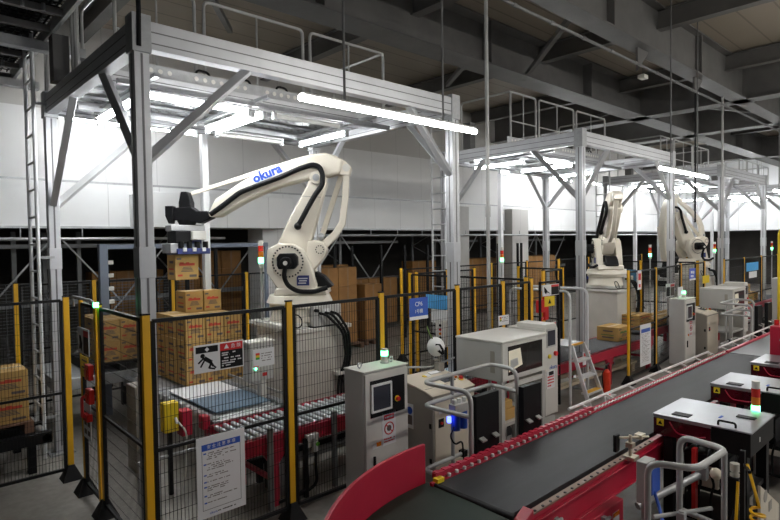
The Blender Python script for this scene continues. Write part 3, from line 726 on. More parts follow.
# pallet stack behind the gate, pallet stack by the fence at the open floor
for i in range(2):
    for j in range(3):
        for k in range(2):
            dup(pc, Vector((2.46+i*w_, 8.62+j*d_, .95+k*h_))-base, 'brown carton of the stack seen through the gate panel', 'cartons behind the gate')
pallet(2.60, 8.97, .82, .8, 1.2, 'dark pallet under the carton stack behind the gate', m=M_BLKM)
for i in range(3):
    for k in range(2):
        o = dup(pc, Vector((1.10-i*.44, 7.80, .585+k*.30))-base, 'yellow-brown carton on the brown pallet beside the open floor', 'cartons by the open floor'); o.scale = (1.6, 1.5, 1.0)
pallet(.74, 7.95, .45, 1.2, .9, 'brown pallet carrying cartons beside the open floor')

# ------------------------------------------------------------------ conveyors
M_ROLLD = mat('grey_roller', (0.10, 0.105, 0.11), 0.55, 0.0, 0.06, 5)
def roller_conveyor(x0, x1, y0, y1, z, legs, label, pitch=.092, mr=None):
    t = thing('roller_conveyor', label, 'conveyor', (x0, y0, 0))
    for yy, s in ((y0, -1), (y1, 1)):
        MB().box(x0, x1, yy-.02, yy+.02, z-.16, z-.005).box(x0, x1, yy-.035, yy+.035, z-.16, z-.15).box(x0, x1, yy-.035, yy+.035, z-.02, z-.005).build('side_beam', M_RED, t)
    MB().box(x0+.02,x1-.02,y0+.025,y1-.025,z-.13,z-.115).build('gap_shade_sheet', M_BLKM, t)  # dark sheet added to stand for the shade between the rollers
    n = int((x1-x0-.06)/pitch)
    r = MB().cyl((x0+.06,y0+.03,z-.02),(x0+.06,y1-.03,z-.02),.028,10).build('roller', mr or M_ROLL, t)
    for i in range(1, min(n, 98)):
        c = r.copy(); C.objects.link(c); c.parent = t; c.location = (i*pitch, 0, 0); W[c.name] = W[t.name]
    for lx in legs:
        for yy in (y0, y1):
            MB().box(lx-.035, lx+.035, yy-.035, yy+.035, 0, z-.28).prism([(-.035,0),(.035,0),(.14,.14),(-.14,.14)], (lx,yy,z-.30), X, Z, Y, -.03, .03).build('leg', M_RED, t, 0.003)
        MB().bar((lx,y0,.25),(lx,y1,.25),.04,.04).build('tie_bar', M_RED, t)
    return t
roller_conveyor(2.51, 7.0, 4.79, 5.46, .71, (2.86, 4.9, 6.7), 'red framed roller conveyor running behind the nearest fence')
cv2 = roller_conveyor(7.05, 11.4, 4.62, 5.36, .63, (7.45, 9.55, 11.2), 'red framed roller conveyor passing under the aluminium step bridge', .092, M_ROLLD)
cv3 = roller_conveyor(11.55, 15.0, 4.9, 5.6, .66, (11.9, 14.6), 'red framed roller conveyor carrying flat cartons past the grey column', .092, M_ROLLD)
roller_conveyor(15.2, 22, 4.7, 5.4, .66, (15.6, 18.5, 21.5), 'distant red framed roller conveyor by the third cell', .12, M_ROLLD)
# pallet lane running away from the viewer
t = thing('pallet_lane', 'low pallet lane with chain rails under the carton stack', 'conveyor', (2.6, 5.6, 0))
for x in (2.63, 3.50):
    MB().box(x-.03, x+.03, 5.55, 8.4, .60, .715).build('chain_rail', M_GALV, t, 0.003)
    mb = MB()
    for i in range(48): mb.box(x-.04, x+.04, 5.57+i*.058, 5.60+i*.058, .715, .735)
    mb.build('chain', M_ROLL, t)
    for yy in (5.75, 8.2): MB().box(x-.03, x+.03, yy-.03, yy+.03, 0, .6).build('leg', M_RED, t)
mb = MB()
for i in range(26): mb.cyl((2.67,5.65+i*.105,.68),(3.46,5.65+i*.105,.68),.03,8)
mb.build('roller_bed', M_ROLL, t)['kind'] = 'stuff'
MB().bar((3.56,5.6,.80),(3.56,7.5,.80),.025,.025).bar((3.56,5.7,.66),(3.56,5.7,.8),.02,.02).bar((3.56,7.4,.66),(3.56,7.4,.8),.02,.02).build('guide_rail', M_PIPE, t)
mb = MB()
for i in range(9):
    y = 5.62+i*.16; MB().box(2.55,2.60,y,y+.05,.70,.77).build('guide_clip', M_GALV, t)
MB().box(2.50,2.58,5.58,5.70,.64,.78).build('drive_cover', M_RED, t, 0.01)
o = MB().box(2.72,3.40,6.45,7.08,.737,.747).build('slip_sheet', M_PAPER); tag(o, 'white slip sheet lying on the pallet lane before the stack', 'sheet')
o = MB().box(2.72,3.40,5.74,6.44,.737,.749).build('slip_sheet', M_SHEETB); tag(o, 'slate blue slip sheet lying on the near end of the pallet lane', 'sheet')
o = MB().box(5.25,6.35,4.86,5.40,.722,.735).build('slip_sheet', mat('pale_blue_sheet',(.30,.42,.52),.5)); tag(o, 'pale blue sheet on the conveyor behind the sloping console', 'sheet')
t = thing('sensor_box', 'yellow sensor box with a cable at the lane end by the fence', 'sensor', (2.22, 5.75, 0))
MB().box(2.15,2.30,5.70,5.82,.66,.96).build('housing', M_YELB, t, 0.006)
MB().box(2.20,2.24,5.74,5.78,.0,.66).build('post', M_BLKM, t); MB().cyl((2.26,5.70,.80),(2.26,5.65,.76),.015,8).build('connector', M_WHITE, t)
MB().tube([(2.26,5.66,.78),(2.34,5.62,.66),(2.32,5.6,.3),(2.26,5.62,.02)],.01,6,.06).build('cable', M_CABT, t)
MB().box(2.31,2.42,5.66,5.80,.60,.86).build('red_bracket', M_RED, t, .006)
# frame work under the lane: pale drip tray and steel beams
o = MB().prism([(0,0),(1.3,0),(1.3,.03),(0,.03)], (1.9,5.75,.40), X, Y, Z, 0, .02).box(1.9,1.95,5.75,5.8,0,.4).box(3.1,3.15,5.75,5.8,0,.4).build('drip_tray', M_GALV); tag(o, 'grey steel tray under the pallet lane near the gate', 'tray')
t = thing('chain_conveyor', 'low dark chain conveyor carrying the brown pallet behind the fence', 'conveyor', (-.4, 7.9, 0))
for y in (7.45, 7.9, 8.35): MB().box(-2.4, 1.5, y-.05, y+.05, .32, .445).build('chain_beam', M_BLKM, t)
for x in (-1.5, 0, 1.3):
    for y in (7.45, 8.35): MB().box(x-.04, x+.04, y-.04, y+.04, 0, .32).build('leg', M_BLKM, t)
MB().cyl((1.45,7.4,.38),(1.45,8.4,.38),.05,12).build('end_roller', M_GALV, t)
MB().box(.75,.95,7.30,7.39,.24,.40).build('gear_motor', M_CAB, t, .01)
t = thing('transfer_cart', 'dark pallet transfer table with pale top behind the gate', 'conveyor', (2.2, 8.9, 0))
MB().box(1.75,3.1,8.35,9.75,.66,.82).build('table_top', M_GALV, t, .01)
for x in (1.85,3.0):
    for y in (8.45,9.65): MB().box(x-.04,x+.04,y-.04,y+.04,0,.66).build('leg', M_BLKM, t)

o = MB().box(2.15,2.33,6.55,6.85,0,.98).build('junction_cabinet', M_CREAMD, None, .008); tag(o, 'small dull green-grey cabinet beside the pallet lane by the gate', 'cabinet')
# grey control box on a post beside the pedestal
t = thing('switch_box', 'grey switch box with a lit green symbol beside the pedestal', 'control box', (3.36, 5.98, 0))
MB().box(3.24,3.55,5.92,6.10,.95,1.40).build('housing', M_CAB, t, .006)
MB().box(3.22,3.57,5.90,6.12,1.40,1.42).build('rain_cover', M_CABT, t)
MB().box(3.40,3.48,5.97,6.05,0,.95).build('post', M_CABT, t)
for k in range(2): MB().cyl((3.31,5.92,1.10+k*.05),(3.31,5.91,1.10+k*.05),.015,10).build('green_indicator', M_GRN, t)
MB().box(3.40,3.46,5.912,5.92,1.0,1.04).build('red_button', M_RED2, t)
# cartons on the other conveyors
gc = printed_carton(10.55, 5.0, .64, .56, .42, .26, 'large carton with green print riding on the conveyor beyond the step bridge', None, True)
fl = printed_carton(12.0, 5.25, .67, .62, .5, .15, 'flat carton on the conveyor beside the grey column', 'flat cartons on the conveyor')
for x, z in ((12.75,.67),(12.0,.823),(13.5,.67),(14.2,.67)): dup(fl, (x-12.0, 0, z-.67))
dup(gc, (2.6,1.55,.25), 'carton stacked behind the white-papered fence of the second cell', 'cartons within the second cell')
for d in ((3.2,1.55,.25),(3.8,1.55,.25),(2.6,1.55,.52),(3.2,1.55,.52),(3.8,1.55,.52),(3.2,1.55,.79)): dup(gc, d, 'carton stacked behind the white-papered fence of the second cell', 'cartons within the second cell')
for d in ((8.2,0,0.03),(9.0,.1,0.03),(7.2,.05,.03),(8.2,.1,.30)): dup(gc, d, 'carton on the distant conveyor past the blue cabinet signs', 'cartons on the distant conveyor')

# ------------------------------------------------------------------ safety fences
def post(t, x, y, h=2.02, d=X, foot=True, m=None):
    d = Vector(d); p = MB().bar((x,y,.10),(x,y,h), .030, .060, d).build('post', m or M_YEL, t, .003)
    MB().bar((x,y,h),(x,y,h+.012),.036,.064,d).build('post_cap', M_BLKM, p)
    if foot:
        f = MB(); a, b = .10, .03
        f.add([(x-a,y-a,0),(x+a,y-a,0),(x+a,y+a,0),(x-a,y+a,0),(x-b,y-b,.16),(x+b,y-b,.16),(x+b,y+b,.16),(x-b,y+b,.16)], [(0,3,2,1),(4,5,6,7),(0,1,5,4),(1,2,6,5),(2,3,7,6),(3,0,4,7)])
        f.build('post_foot', M_BLKM, p)
    return p
def fence_panel(t, a, b, z0=.12, z1=1.985, sx=.031, sz=.105, mid=.97, gap=.052):
    a, b = Vector((a[0],a[1],0)), Vector((b[0],b[1],0)); d = (b-a).normalized(); a = a+d*gap; b = b-d*gap
    mb = MB(); s = .03
    mb.bar(a+Z*z0, a+Z*z1, s, s, d).bar(b+Z*z0, b+Z*z1, s, s, d).bar(a+Z*z1, b+Z*z1, s, s).bar(a+Z*z0, b+Z*z0, s, s)
    if mid: mb.bar(a+Z*mid, b+Z*mid, .022, .026)
    f = mb.build('panel_frame', M_BLKM, t)
    m = mesh_panel(MB(), a, b, z0, z1, sx, sz, .0015).build('wire_mesh', M_BLKM, f)
    return f
def fence(pts, label, h=2.02, sx=.031, sz=.105, group=None):
    t = thing('safety_fence', label, 'fence', (pts[0][0], pts[0][1], 0), group)
    for i, p in enumerate(pts):
        q = pts[i+1] if i+1 < len(pts) else pts[i-1]
        post(t, p[0], p[1], h, (Vector(q)-Vector(p)).to_3d())
    for i in range(len(pts)-1): fence_panel(t, pts[i], pts[i+1], sx=sx, sz=sz)
    return t
YF = 4.43
fence([(1.545,YF),(2.83,YF),(3.98,YF),(5.22,YF),(6.15,YF),(6.82,YF)], 'yellow posted wire fence before the nearest robot, with the warning and notice boards', 2.035)
t = fence([(1.585,5.74),(1.56,YF+.09)], 'short wire fence panel between the gate and the dark corner column')
gt = thing('safety_gate', 'narrow wire gate with interlock switches standing at the open floor', 'gate', (1.6, 6.1, 0))
post(gt, 1.60, 6.44, 2.02, Y); post(gt, 1.585, 5.86, 2.02, Y, False)
fence_panel(gt, (1.60,6.42), (1.588,5.84), gap=.04, sx=.05)
MB().tube([(1.56,6.55,1.95),(1.54,6.5,2.06),(1.53,5.78,2.06),(1.56,5.72,2.0)], .014, 8, .04).build('pull_bar', M_GALV, gt)
g = MB().cyl((1.55,5.72,2.0),(1.55,5.72,2.045),.024,14).build('green_lamp_cap', M_GRN, gt)
fence([(1.58,6.95),(-.5,6.95),(-2.6,6.95)], 'black wire fence along the open floor before the brown pallet')
fence([(7.18,4.75),(7.18,6.1),(7.18,7.2)], 'wire fence running deep behind the labelling machine', sx=.05)
fence([(7.45,7.3),(8.3,7.3),(9.15,7.3)], 'wire fence at the rear between nearest and second cells', sx=.05)
fence([(1.66,10.3),(2.77,10.3),(4.1,10.3),(5.6,10.3),(7.0,10.3)], 'far wire fence behind the nearest robot before the stored cartons', sx=.06, sz=.15)
fence([(8.41,8.7),(10.0,8.7),(11.6,8.7),(13.2,8.7),(14.8,8.7)], 'far wire fence behind the second robot', sx=.06, sz=.15)
fence([(9.77,4.37),(11.07,4.42),(13.05,4.68),(14.6,4.70)], 'yellow posted wire fence before the second robot conveyor', sx=.05)
fence([(14.6,4.85),(14.6,6.2),(14.6,7.4)], 'wire fence running deep beside the second grey machine', sx=.07)
fence([(15.2,8.9),(17,8.9),(19,8.9),(21,8.9)], 'far wire fence behind the third robot', sx=.09, sz=.2)
fence([(16.2,4.75),(17.9,4.75),(19.6,4.75),(21.4,4.75)], 'distant wire fence before the third robot', sx=.09, sz=.2)
fence([(9.2,5.7),(10.2,5.9),(10.3,7.0)], 'wire fence wrapping the second robot pedestal', sx=.06, sz=.15)
fence([(17.2,6.0),(18.4,6.9),(20,6.9)], 'wire fence wrapping the third robot pedestal', sx=.09, sz=.2)
# blue-grey portal frame over the pallet exit
t = thing('portal_frame', 'blue-grey portal frame behind the held carton', 'frame', (2.55, 9.2, 0))
MB().box(2.55,2.67,9.15,9.25,0,2.61).build('portal_upright', M_PORT, t, .006); MB().box(5.38,5.44,9.17,9.23,0,2.61).build('portal_upright', M_PORT, t, .006)
MB().box(2.55,5.44,9.16,9.24,2.53,2.60).build('portal_header', M_PORT, t, .006)
for k in range(8): MB().box(2.67,2.75,9.17,9.22,.9+k*.2,.96+k*.2).build('photo_eye', M_CABT, t, .004)

# ------------------------------------------------------------------ signs (hung on fences and machines)
def board(x0, x1, y, z0, z1, m, name, label, cat='sign', th=.006, nx=None):
    o = MB().box(x0,x1,y-th,y,z0,z1).build(name, m); tag(o, label, cat); return o, y-th
def rect(sg, x0, x1, y, z0, z1, m, name, e=.0015): return MB().box(x0,x1,y-e,y,z0,z1).build(name, m, sg)
ys = 4.595   # boards are drawn up on this plane, then hung on the fence at YF
hung = []
s, f = board(1.99,2.45,ys,1.475,1.715,M_PAPER,'warning_sign','white warning sign with black crawling figure beside a red and black panel')
hung.append(s)
rect(s,2.005,2.205,f,1.645,1.70,M_BLACK,'header_band'); MB().prism([(-.02,0),(0,-.02),(.02,0),(0,.02)],(2.105,f-.0015,1.672),X,Z,-Y,0,.0015).build('diamond_mark',M_PAPER,s)
fig = MB()
o_ = (2.10, f, 1.565)
def limb(mb, a, b, w): 
    a, b = Vector((a[0],0,a[1])), Vector((b[0],0,b[1])); d = (b-a).normalized(); q = Vector((-d.z,0,d.x))*w/2; O = Vector(o_)
    vs = [a-q,b-q,b+q,a+q]; mb.add([O+v for v in vs]+[O+v-Y*.002 for v in vs], [(0,1,2,3),(4,7,6,5),(0,4,5,1),(1,5,6,2),(2,6,7,3),(3,7,4,0)])
fig.cyl((o_[0]-.035,f,o_[2]+.055),(o_[0]-.035,f-.002,o_[2]+.055),.02,14)
limb(fig,(-.02,.035),(.045,-.01),.036); limb(fig,(-.02,.04),(-.075,-.005),.014); limb(fig,(-.01,.03),(-.055,-.04),.014); limb(fig,(.045,-.005),(.02,-.06),.018); limb(fig,(.02,-.055),(.075,-.07),.014); limb(fig,(.04,-.01),(.06,-.045),.02); limb(fig,(.06,-.04),(.085,-.062),.014)
fig.build('fallen_figure', M_BLACK, s, 0, False)
rect(s,2.225,2.44,f,1.64,1.705,M_RED2,'red_header'); rect(s,2.225,2.44,f,1.485,1.64,M_BLACK,'black_panel')
text('▲', (2.285,f-.002,1.672), X, Z, .05, M_PAPER, 'hazard_lettering', s); text('危 険', (2.375,f-.002,1.672), X, Z, .042, M_PAPER, 'hazard_lettering', s)
mb = MB()
def scribble(mb, x0, x1, y, z, h, seed, fill=.75):
    rnd = random.Random(seed); x = x0
    while x < x1:
        w = rnd.uniform(.6,1.5)*h
        if rnd.random() < fill: mb.box(x, min(x+w,x1), y-.0012, y, z-h/2*rnd.uniform(.6,1), z+h/2*rnd.uniform(.6,1))
        x += w+h*.25
for k, (zz, w) in enumerate(((1.62,.13),(1.602,.07),(1.575,.19),(1.55,.185),(1.53,.13),(1.51,.09))): scribble(mb, 2.24, 2.24+w, f-.0015, zz, .012, k, .85)
mb.build('small_lettering', M_PAPER, s)
s, f = board(1.99,2.44,ys,.215,.92,M_PAPER,'notice_board','large white notice with blue heading hung low on the nearest fence','sign')
hung.append(s)
rect(s,2.035,2.395,f,.80,.855,M_BLUE,'heading_band'); text('安 全 注 意 事 項', (2.215,f-.002,.827), X, Z, .036, M_PAPER, 'heading_lettering', s)
mb = MB()
for a in (2.035,2.392): mb.box(a,a+.003,f-.001,f,.285,.80)
mb.box(2.035,2.395,f-.001,f,.285,.288); mb.build('border_line', M_BLACK, s)
mb = MB(); mk_ = MB(); z = .775; k = 0
for nlines in (4,4,2,1,3,2,1):
    mk_.box(2.05,2.075,f-.0012,f,z-.006,z+.006)
    for i in range(nlines):
        scribble(mb, 2.08, 2.08+random.Random(k).uniform(.12,.28), f, z-(.017*i), .009, k, .7); k += 1
    z -= .017*nlines+.026
mb.build('notice_lettering', M_PGRY, s); mk_.build('blue_bullet_marks', M_BLUE, s)
text('okura', (2.13,f-.001,.25), X, Z, .03, M_BLUE, 'maker_lettering', s); mb = MB(); scribble(mb,2.17,2.34,f,.25,.011,99,.9); mb.build('maker_line', M_BLACK, s)
s, f = board(2.545,2.765,ys,1.44,1.605,M_PAPER,'lamp_legend','white lamp legend with red yellow and green squares on the fence')
hung.append(s)
for k, m in enumerate((M_RED2, M_YELB, mat('legend_green',(.02,.35,.05)))): rect(s,2.57,2.61,f,1.55-.02*k,1.57-.02*k,m,'colour_square')
mb = MB()
for k in range(4): scribble(mb,2.625,2.74-.015*(k%2),f,1.56-.022*k,.009,200+k,.8)
mb.build('legend_lettering', M_PGRY, s); rect(s,2.55,2.60,f,1.445,1.452,M_RED2,'red_edge')
s, f = board(4.56,4.87,ys,1.66,1.915,M_BLUE,'cell_sign','blue sign with white cell number on the nearest fence')
hung.append(s)
rect(s,4.56,4.87,f,1.66,1.70,M_PAPER,'white_strip'); text('CP6', (4.715,f-.001,1.84), X, Z, .075, M_PAPER, 'cell_lettering', s); text('1号機', (4.715,f-.001,1.755), X, Z, .055, M_PAPER, 'cell_lettering', s)
s, f = board(6.27,6.51,ys,1.41,1.545,M_PAPER,'lamp_legend','small white legend on the fence behind the grey labelling machine')
hung.append(s)
for k, m in enumerate((M_RED2, M_YELB, M_PGRN)): rect(s,6.295,6.335,f,1.505-.02*k,1.525-.02*k,m,'colour_square')
mb = MB()
for k in range(3): scribble(mb,6.35,6.48,f,1.515-.025*k,.01,230+k,.8)
mb.build('legend_lettering', M_PGRY, s)
for s in hung:
    kf = (YF-.025)/ys; c = s.location.copy(); s.location = (c.x*kf, YF-.025-.003, H-(H-c.z)*kf); s.scale = (kf, 1, kf)
# boards facing along the deep fence
def side_board(x, y0, y1, z0, z1, m, name, label):
    o = MB().box(x-.008,x,y0,y1,z0,z1).build(name, m); tag(o, label, 'sign'); return o
side_board(7.13,6.27,6.75,1.42,1.66,M_LBLUE,'display_board','plain light blue board hanging above a white sheet beside the blue cell sign')
side_board(7.13,6.27,6.64,1.18,1.41,M_PAPER,'paper_sheet','white sheet hanging below the light blue board')
t = thing('button_box', 'tall pale control box with coloured buttons on the deep fence', 'control box', (7.08,6.35,.8))
MB().box(7.04,7.13,6.24,6.46,.80,1.24).build('housing', M_CABT, t, .006)
for k, m in enumerate((M_BLACK, M_RED2, M_AMB, M_BLACK)): MB().cyl((7.03,6.35,1.16-.07*k),(7.04,6.35,1.16-.07*k),.024,10).build('push_button', m, t)
# gate signs and interlocks
s = MB().box(1.545,1.553,5.98,6.36,1.50,1.76).build('warning_sign', M_PAPER); tag(s, 'small warning sign with red corner hung on the narrow gate', 'sign')
MB().box(1.5435,1.545,5.99,6.16,1.51,1.68).build('black_panel', M_BLACK, s); MB().box(1.5435,1.545,5.99,6.16,1.68,1.74).build('red_header', M_RED2, s)
MB().prism([(6.30,1.68),(6.25,1.68),(6.20,1.60),(6.24,1.53),(6.20,1.52),(6.28,1.55),(6.33,1.53),(6.29,1.60)],(0,0,0),Y,Z,X,1.5425,1.5445).build('figure_mark',M_BLACK,s)
o = MB().box(1.545,1.551,6.03,6.30,1.27,1.48).build('yellow_tag', M_YELB); tag(o, 'yellow caution tag hanging below the gate warning sign', 'tag')
mb = MB(); [mb.box(1.5435,1.545,6.07,6.07+.18*random.Random(k).uniform(.5,1),1.43-k*.035,1.445-k*.035) for k in range(4)]; mb.build('tag_lettering', M_PGRY, o)
o = MB().box(1.545,1.551,5.99,6.25,.66,1.02).build('paper_notice', M_PAPER); tag(o, 'white paper notice hung low on the narrow gate', 'sign')
mb = MB(); [mb.box(1.5435,1.545,6.02+.11*(k%2),6.10+.11*(k%2),.70+.09*(k//2),.75+.09*(k//2)) for k in range(6)]; mb.build('notice_picture', M_PGRY, o)
for k, (z0, z1, lab) in enumerate(((1.25,1.46,'upper red interlock switch box on the gate post'),(1.02,1.22,'lower red interlock switch box on the gate post'))):
    o = MB().box(1.51,1.56,5.89,6.02,z0+.03,z1-.03).box(1.50,1.51,5.91,6.0,z0+.07,z1-.07).build('interlock_switch', M_RED2, None, .006); tag(o, lab, 'switch')
o = MB().tube([(1.54,6.06,1.10),(1.49,6.06,1.10),(1.49,6.06,.90),(1.54,6.06,.90)],.015,8,.03).box(1.51,1.56,5.98,6.12,.86,.93).build('red_grip', M_RED2, None); tag(o, 'red pull handle mounted on the narrow gate', 'handle')
s, f = board(10.05,10.20,4.33,1.66,2.0,M_PAPER,'red_mark_sign','tall white sign with two red marks on the yellow post')
rect(s,10.07,10.18,f,1.83,1.95,M_RED2,'red_figure'); rect(s,10.09,10.16,f,1.70,1.76,M_RED2,'red_square')
s, f = board(10.22,10.68,4.36,.24,1.0,M_PAPER,'notice_board','tall white notice with blue heading on the second cell fence')
rect(s,10.26,10.64,f,.85,.92,M_BLUE,'heading_band')
mb = MB()
for k in range(22): scribble(mb,10.28,10.62-.05*(k%3),f,.82-.024*k,.009,300+k,.6)
mb.build('notice_lettering', M_PGRY, s)
s, f = board(13.45,13.82,4.64,1.62,1.89,mat('violet_blue',(.08,.12,.5)),'cell_sign','violet-blue sign with white number above the second operator cabinet')
rect(s,13.45,13.82,f,1.62,1.66,M_PAPER,'white_strip'); mb = MB(); scribble(mb,13.53,13.74,f,1.80,.07,701,.9); scribble(mb,13.53,13.74,f,1.71,.055,702,.9); mb.build('cell_lettering', M_PAPER, s)
side_board(14.55,6.3,7.1,1.40,1.78,mat('dull_blue_board',(.05,.17,.30)),'display_board','dull blue board hanging beyond the post with red marks')
s, f = board(12.15,12.62,5.2-.55,1.34,1.62,M_PAPER,'warning_sign','small warning sign behind the tall white red-marked sign')
rect(s,12.17,12.36,f,1.36,1.55,M_BLACK,'figure_panel'); rect(s,12.40,12.60,f,1.36,1.54,M_PGRY,'text_panel'); rect(s,12.40,12.60,f,1.55,1.60,M_RED2,'red_header')
s, f = board(12.72,13.0,4.62,1.28,1.52,M_PAPER,'paper_sheet','white paper beside the small warning sign')
s, f = board(17.85,19.0,4.68,1.62,1.86,M_LBLUE,'display_board','light blue board above white paper on the distant fence')
s, f = board(18.1,18.85,4.68,1.42,1.60,M_PAPER,'paper_sheet','white paper below the distant light blue board')
s, f = board(14.35,14.8,4.66,1.50,1.68,M_YELB,'caution_plate','yellow-green plate beside the violet-blue sign')
# signs at the step bridge opening
o = MB().box(7.30,7.33,4.585,4.615,0,1.95).box(7.83,7.86,4.585,4.615,0,1.95).box(7.30,7.86,4.585,4.615,1.92,1.95).build('sign_frame', M_BLKM); tag(o, 'black pipe frame carrying the warning signs behind the step bridge', 'frame')
t = thing('carton_table', 'low dark table under the cartons of the second cell', 'table', (13.7,6.55,0))
MB().box(12.75,14.7,6.25,6.85,.80,.885).build('table_top', M_GALV, t)
for x in (12.85,14.6):
    for y in (6.3,6.8): MB().box(x-.03,x+.03,y-.03,y+.03,0,.80).build('leg', M_BLKM, t)
gb_ = thing('gate_sign', 'black and white warning sign at the opening behind the step bridge', 'sign', (7.55,4.58,1.72))
MB().box(7.34,7.80,4.57,4.58,1.73,1.90).build('sign_plate', M_PAPER, gb_); MB().box(7.58,7.79,4.567,4.57,1.74,1.86).build('black_panel', M_BLACK, gb_); MB().box(7.58,7.79,4.567,4.57,1.86,1.89).build('red_header', M_RED2, gb_)
MB().prism([(.02,.13),(.07,.10),(.12,.04),(.19,.02),(.10,.07),(.07,.02),(.03,.05)],(7.36,4.57,1.74),X,Z,-Y,0,.003).build('figure_mark', M_BLACK, gb_)
s, f = board(7.40,7.68,4.58,1.57,1.72,M_YELB,'caution_plate','yellow caution plate below the opening warning sign')
MB().prism([(0,0),(.08,0),(.04,.07)],(7.50,f,1.61),X,Z,-Y,0,.002).build('triangle_mark', M_BLACK, s)
s, f = board(7.36,7.72,4.58,.90,1.32,M_PAPER,'framed_notice','white framed notice below the yellow caution plate by the step bridge')
rect(s,7.37,7.71,f,1.27,1.31,M_RED2,'red_heading'); mb = MB(); [scribble(mb,7.40,7.68,f,1.22-.035*k,.014,400+k,.6) for k in range(8)]; mb.build('notice_lettering', M_PGRY, s)
post_ = thing('fence_post', 'single yellow post carrying red interlocks behind the step bridge', 'post', (8.85,5.5,0)); post(post_,8.85,5.5,2.02,X)
o = MB().box(8.55,8.75,5.4,5.46,1.30,1.52).box(8.78,8.90,5.42,5.47,1.15,1.6).build('interlock_switch', M_RED2, None, .006); tag(o, 'red interlock boxes on the single yellow post', 'switch')
o = MB().tube([(8.70,5.42,1.20),(8.62,5.40,1.18),(8.62,5.40,.98),(8.70,5.42,.96)],.022,8,.03).build('red_grip', M_RED2); tag(o, 'red handle below the interlock boxes on the single post', 'handle')

# ------------------------------------------------------------------ operator cabinet
def cabinet(label):
    t = thing('operator_cabinet', label, 'cabinet', (3.75,4.3,0))
    x0,x1,y0,y1,zt = 3.365,3.94,4.0,4.30,1.355
    mb = MB().box(x0,x1,y0+.02,y1,.06,zt-.012); mb.build('body', M_CAB, t, .006)
    MB().box(x0-.004,x1+.004,y0-.004,y1+.004,zt-.014,zt).build('top_cover', M_CABT, t, .004)
    MB().box(x0+.01,x1-.01,y0+.03,y1-.01,0,.06).build('plinth', M_CREAMD, t)
    d = MB().box(x0+.012,x1-.008,y0,y0+.022,.08,zt-.03).build('front_door', M_CABT, t, .004)
    MB().box(x0+.07,x1-.05,y0-.003,y0,.90,1.255).build('panel_recess', M_BLACK, d, .002)
    p = MB().bar((x0+.075,y0-.012,1.21),(x0+.335,y0-.012,1.21),.02,.02).bar((x0+.075,y0-.012,.96),(x0+.335,y0-.012,.96),.02,.02).bar((x0+.083,y0-.012,.955),(x0+.083,y0-.012,1.215),.02,.02).bar((x0+.327,y0-.012,.955),(x0+.327,y0-.012,1.215),.02,.02).build('touch_panel_bezel', M_WHITE, d)
    MB().box(x0+.092,x0+.32,y0-.016,y0-.004,.965,1.205).build('touch_screen', M_SCREEN, d)
    MB().cyl((x0+.415,y0-.004,1.03),(x0+.415,y0-.010,1.03),.030,16).build('button_collar', M_YELB, d); MB().cyl((x0+.415,y0-.010,1.03),(x0+.415,y0-.035,1.03),.021,14).build('emergency_stop', M_RED2, d)
    MB().cyl((x0+.11,y0-.002,.46),(x0+.11,y0-.012,.46),.015,10).box(x0+.10,x0+.12,y0-.016,y0,.40,.53).build('door_handle', M_BLACK, d)
    MB().box(x0+.09,x0+.16,y0-.002,y0,.60,.64).build('white_tag', M_PAPER, d); MB().box(x0+.14,x0+.20,y0-.003,y0-.001,.615,.655).build('orange_tag', M_AMB, d)
    s = MB().box(x0+.215,x0+.395,y0-.003,y0,.60,.92).build('prohibition_sticker', M_PAPER, d)
    MB().box(x0+.24,x0+.37,y0-.005,y0-.003,.845,.895).build('red_heading', M_RED2, d)
    MB().tube([(x0+.305+.058*math.cos(a),y0-.004,.76+.058*math.sin(a)) for a in [2*PI*i/24 for i in range(24)]],.006,6,closed=True).bar((x0+.265,y0-.004,.80),(x0+.345,y0-.004,.72),.002,.012).build('prohibition_ring', M_RED2, d)
    MB().cyl((x0+.305,y0-.003,.76),(x0+.305,y0-.005,.76),.03,12).build('hand_mark', M_PGRY, d)
    mb = MB(); scribble(mb,x0+.25,x0+.36,y0-.005,.87,.022,503,.9); mb.build('sticker_lettering', M_PAPER, d)
    mb = MB(); scribble(mb,x0+.235,x0+.375,y0-.003,.66,.018,501,.9); scribble(mb,x0+.235,x0+.375,y0-.003,.635,.014,502,.9); mb.build('sticker_lettering', M_RED2, d)
    for a, b in ((x0+.08,y0+.16),(x1-.08,y0+.16)): MB().tube([(a+.022*math.cos(q),b,zt+.03+.022*math.sin(q)) for q in [2*PI*i/14 for i in range(14)]],.006,6,closed=True).cyl((a,b,zt-.002),(a,b,zt+.012),.012,8).build('lifting_eye', M_GALV, t)
    return t
cb = cabinet('grey operator cabinet with touch panel and prohibition sticker nearest the red chute')
cb2 = dup(cb, (8.3,.1,.02), 'grey operator cabinet of the second cell beyond the fire extinguisher')
cb3 = dup(cb, (15.9,.1,.02), 'grey operator cabinet of the third cell at the picture edge')
tl = tower_lamp(3.78,4.17,1.35,1.50,'short green lit lamp on top of the nearest operator cabinet',False)
dup(tl,(8.3,.1,.02),'short green lit lamp on top of the second operator cabinet'); dup(tl,(15.9,.1,.02),'short green lit lamp on the third operator cabinet')

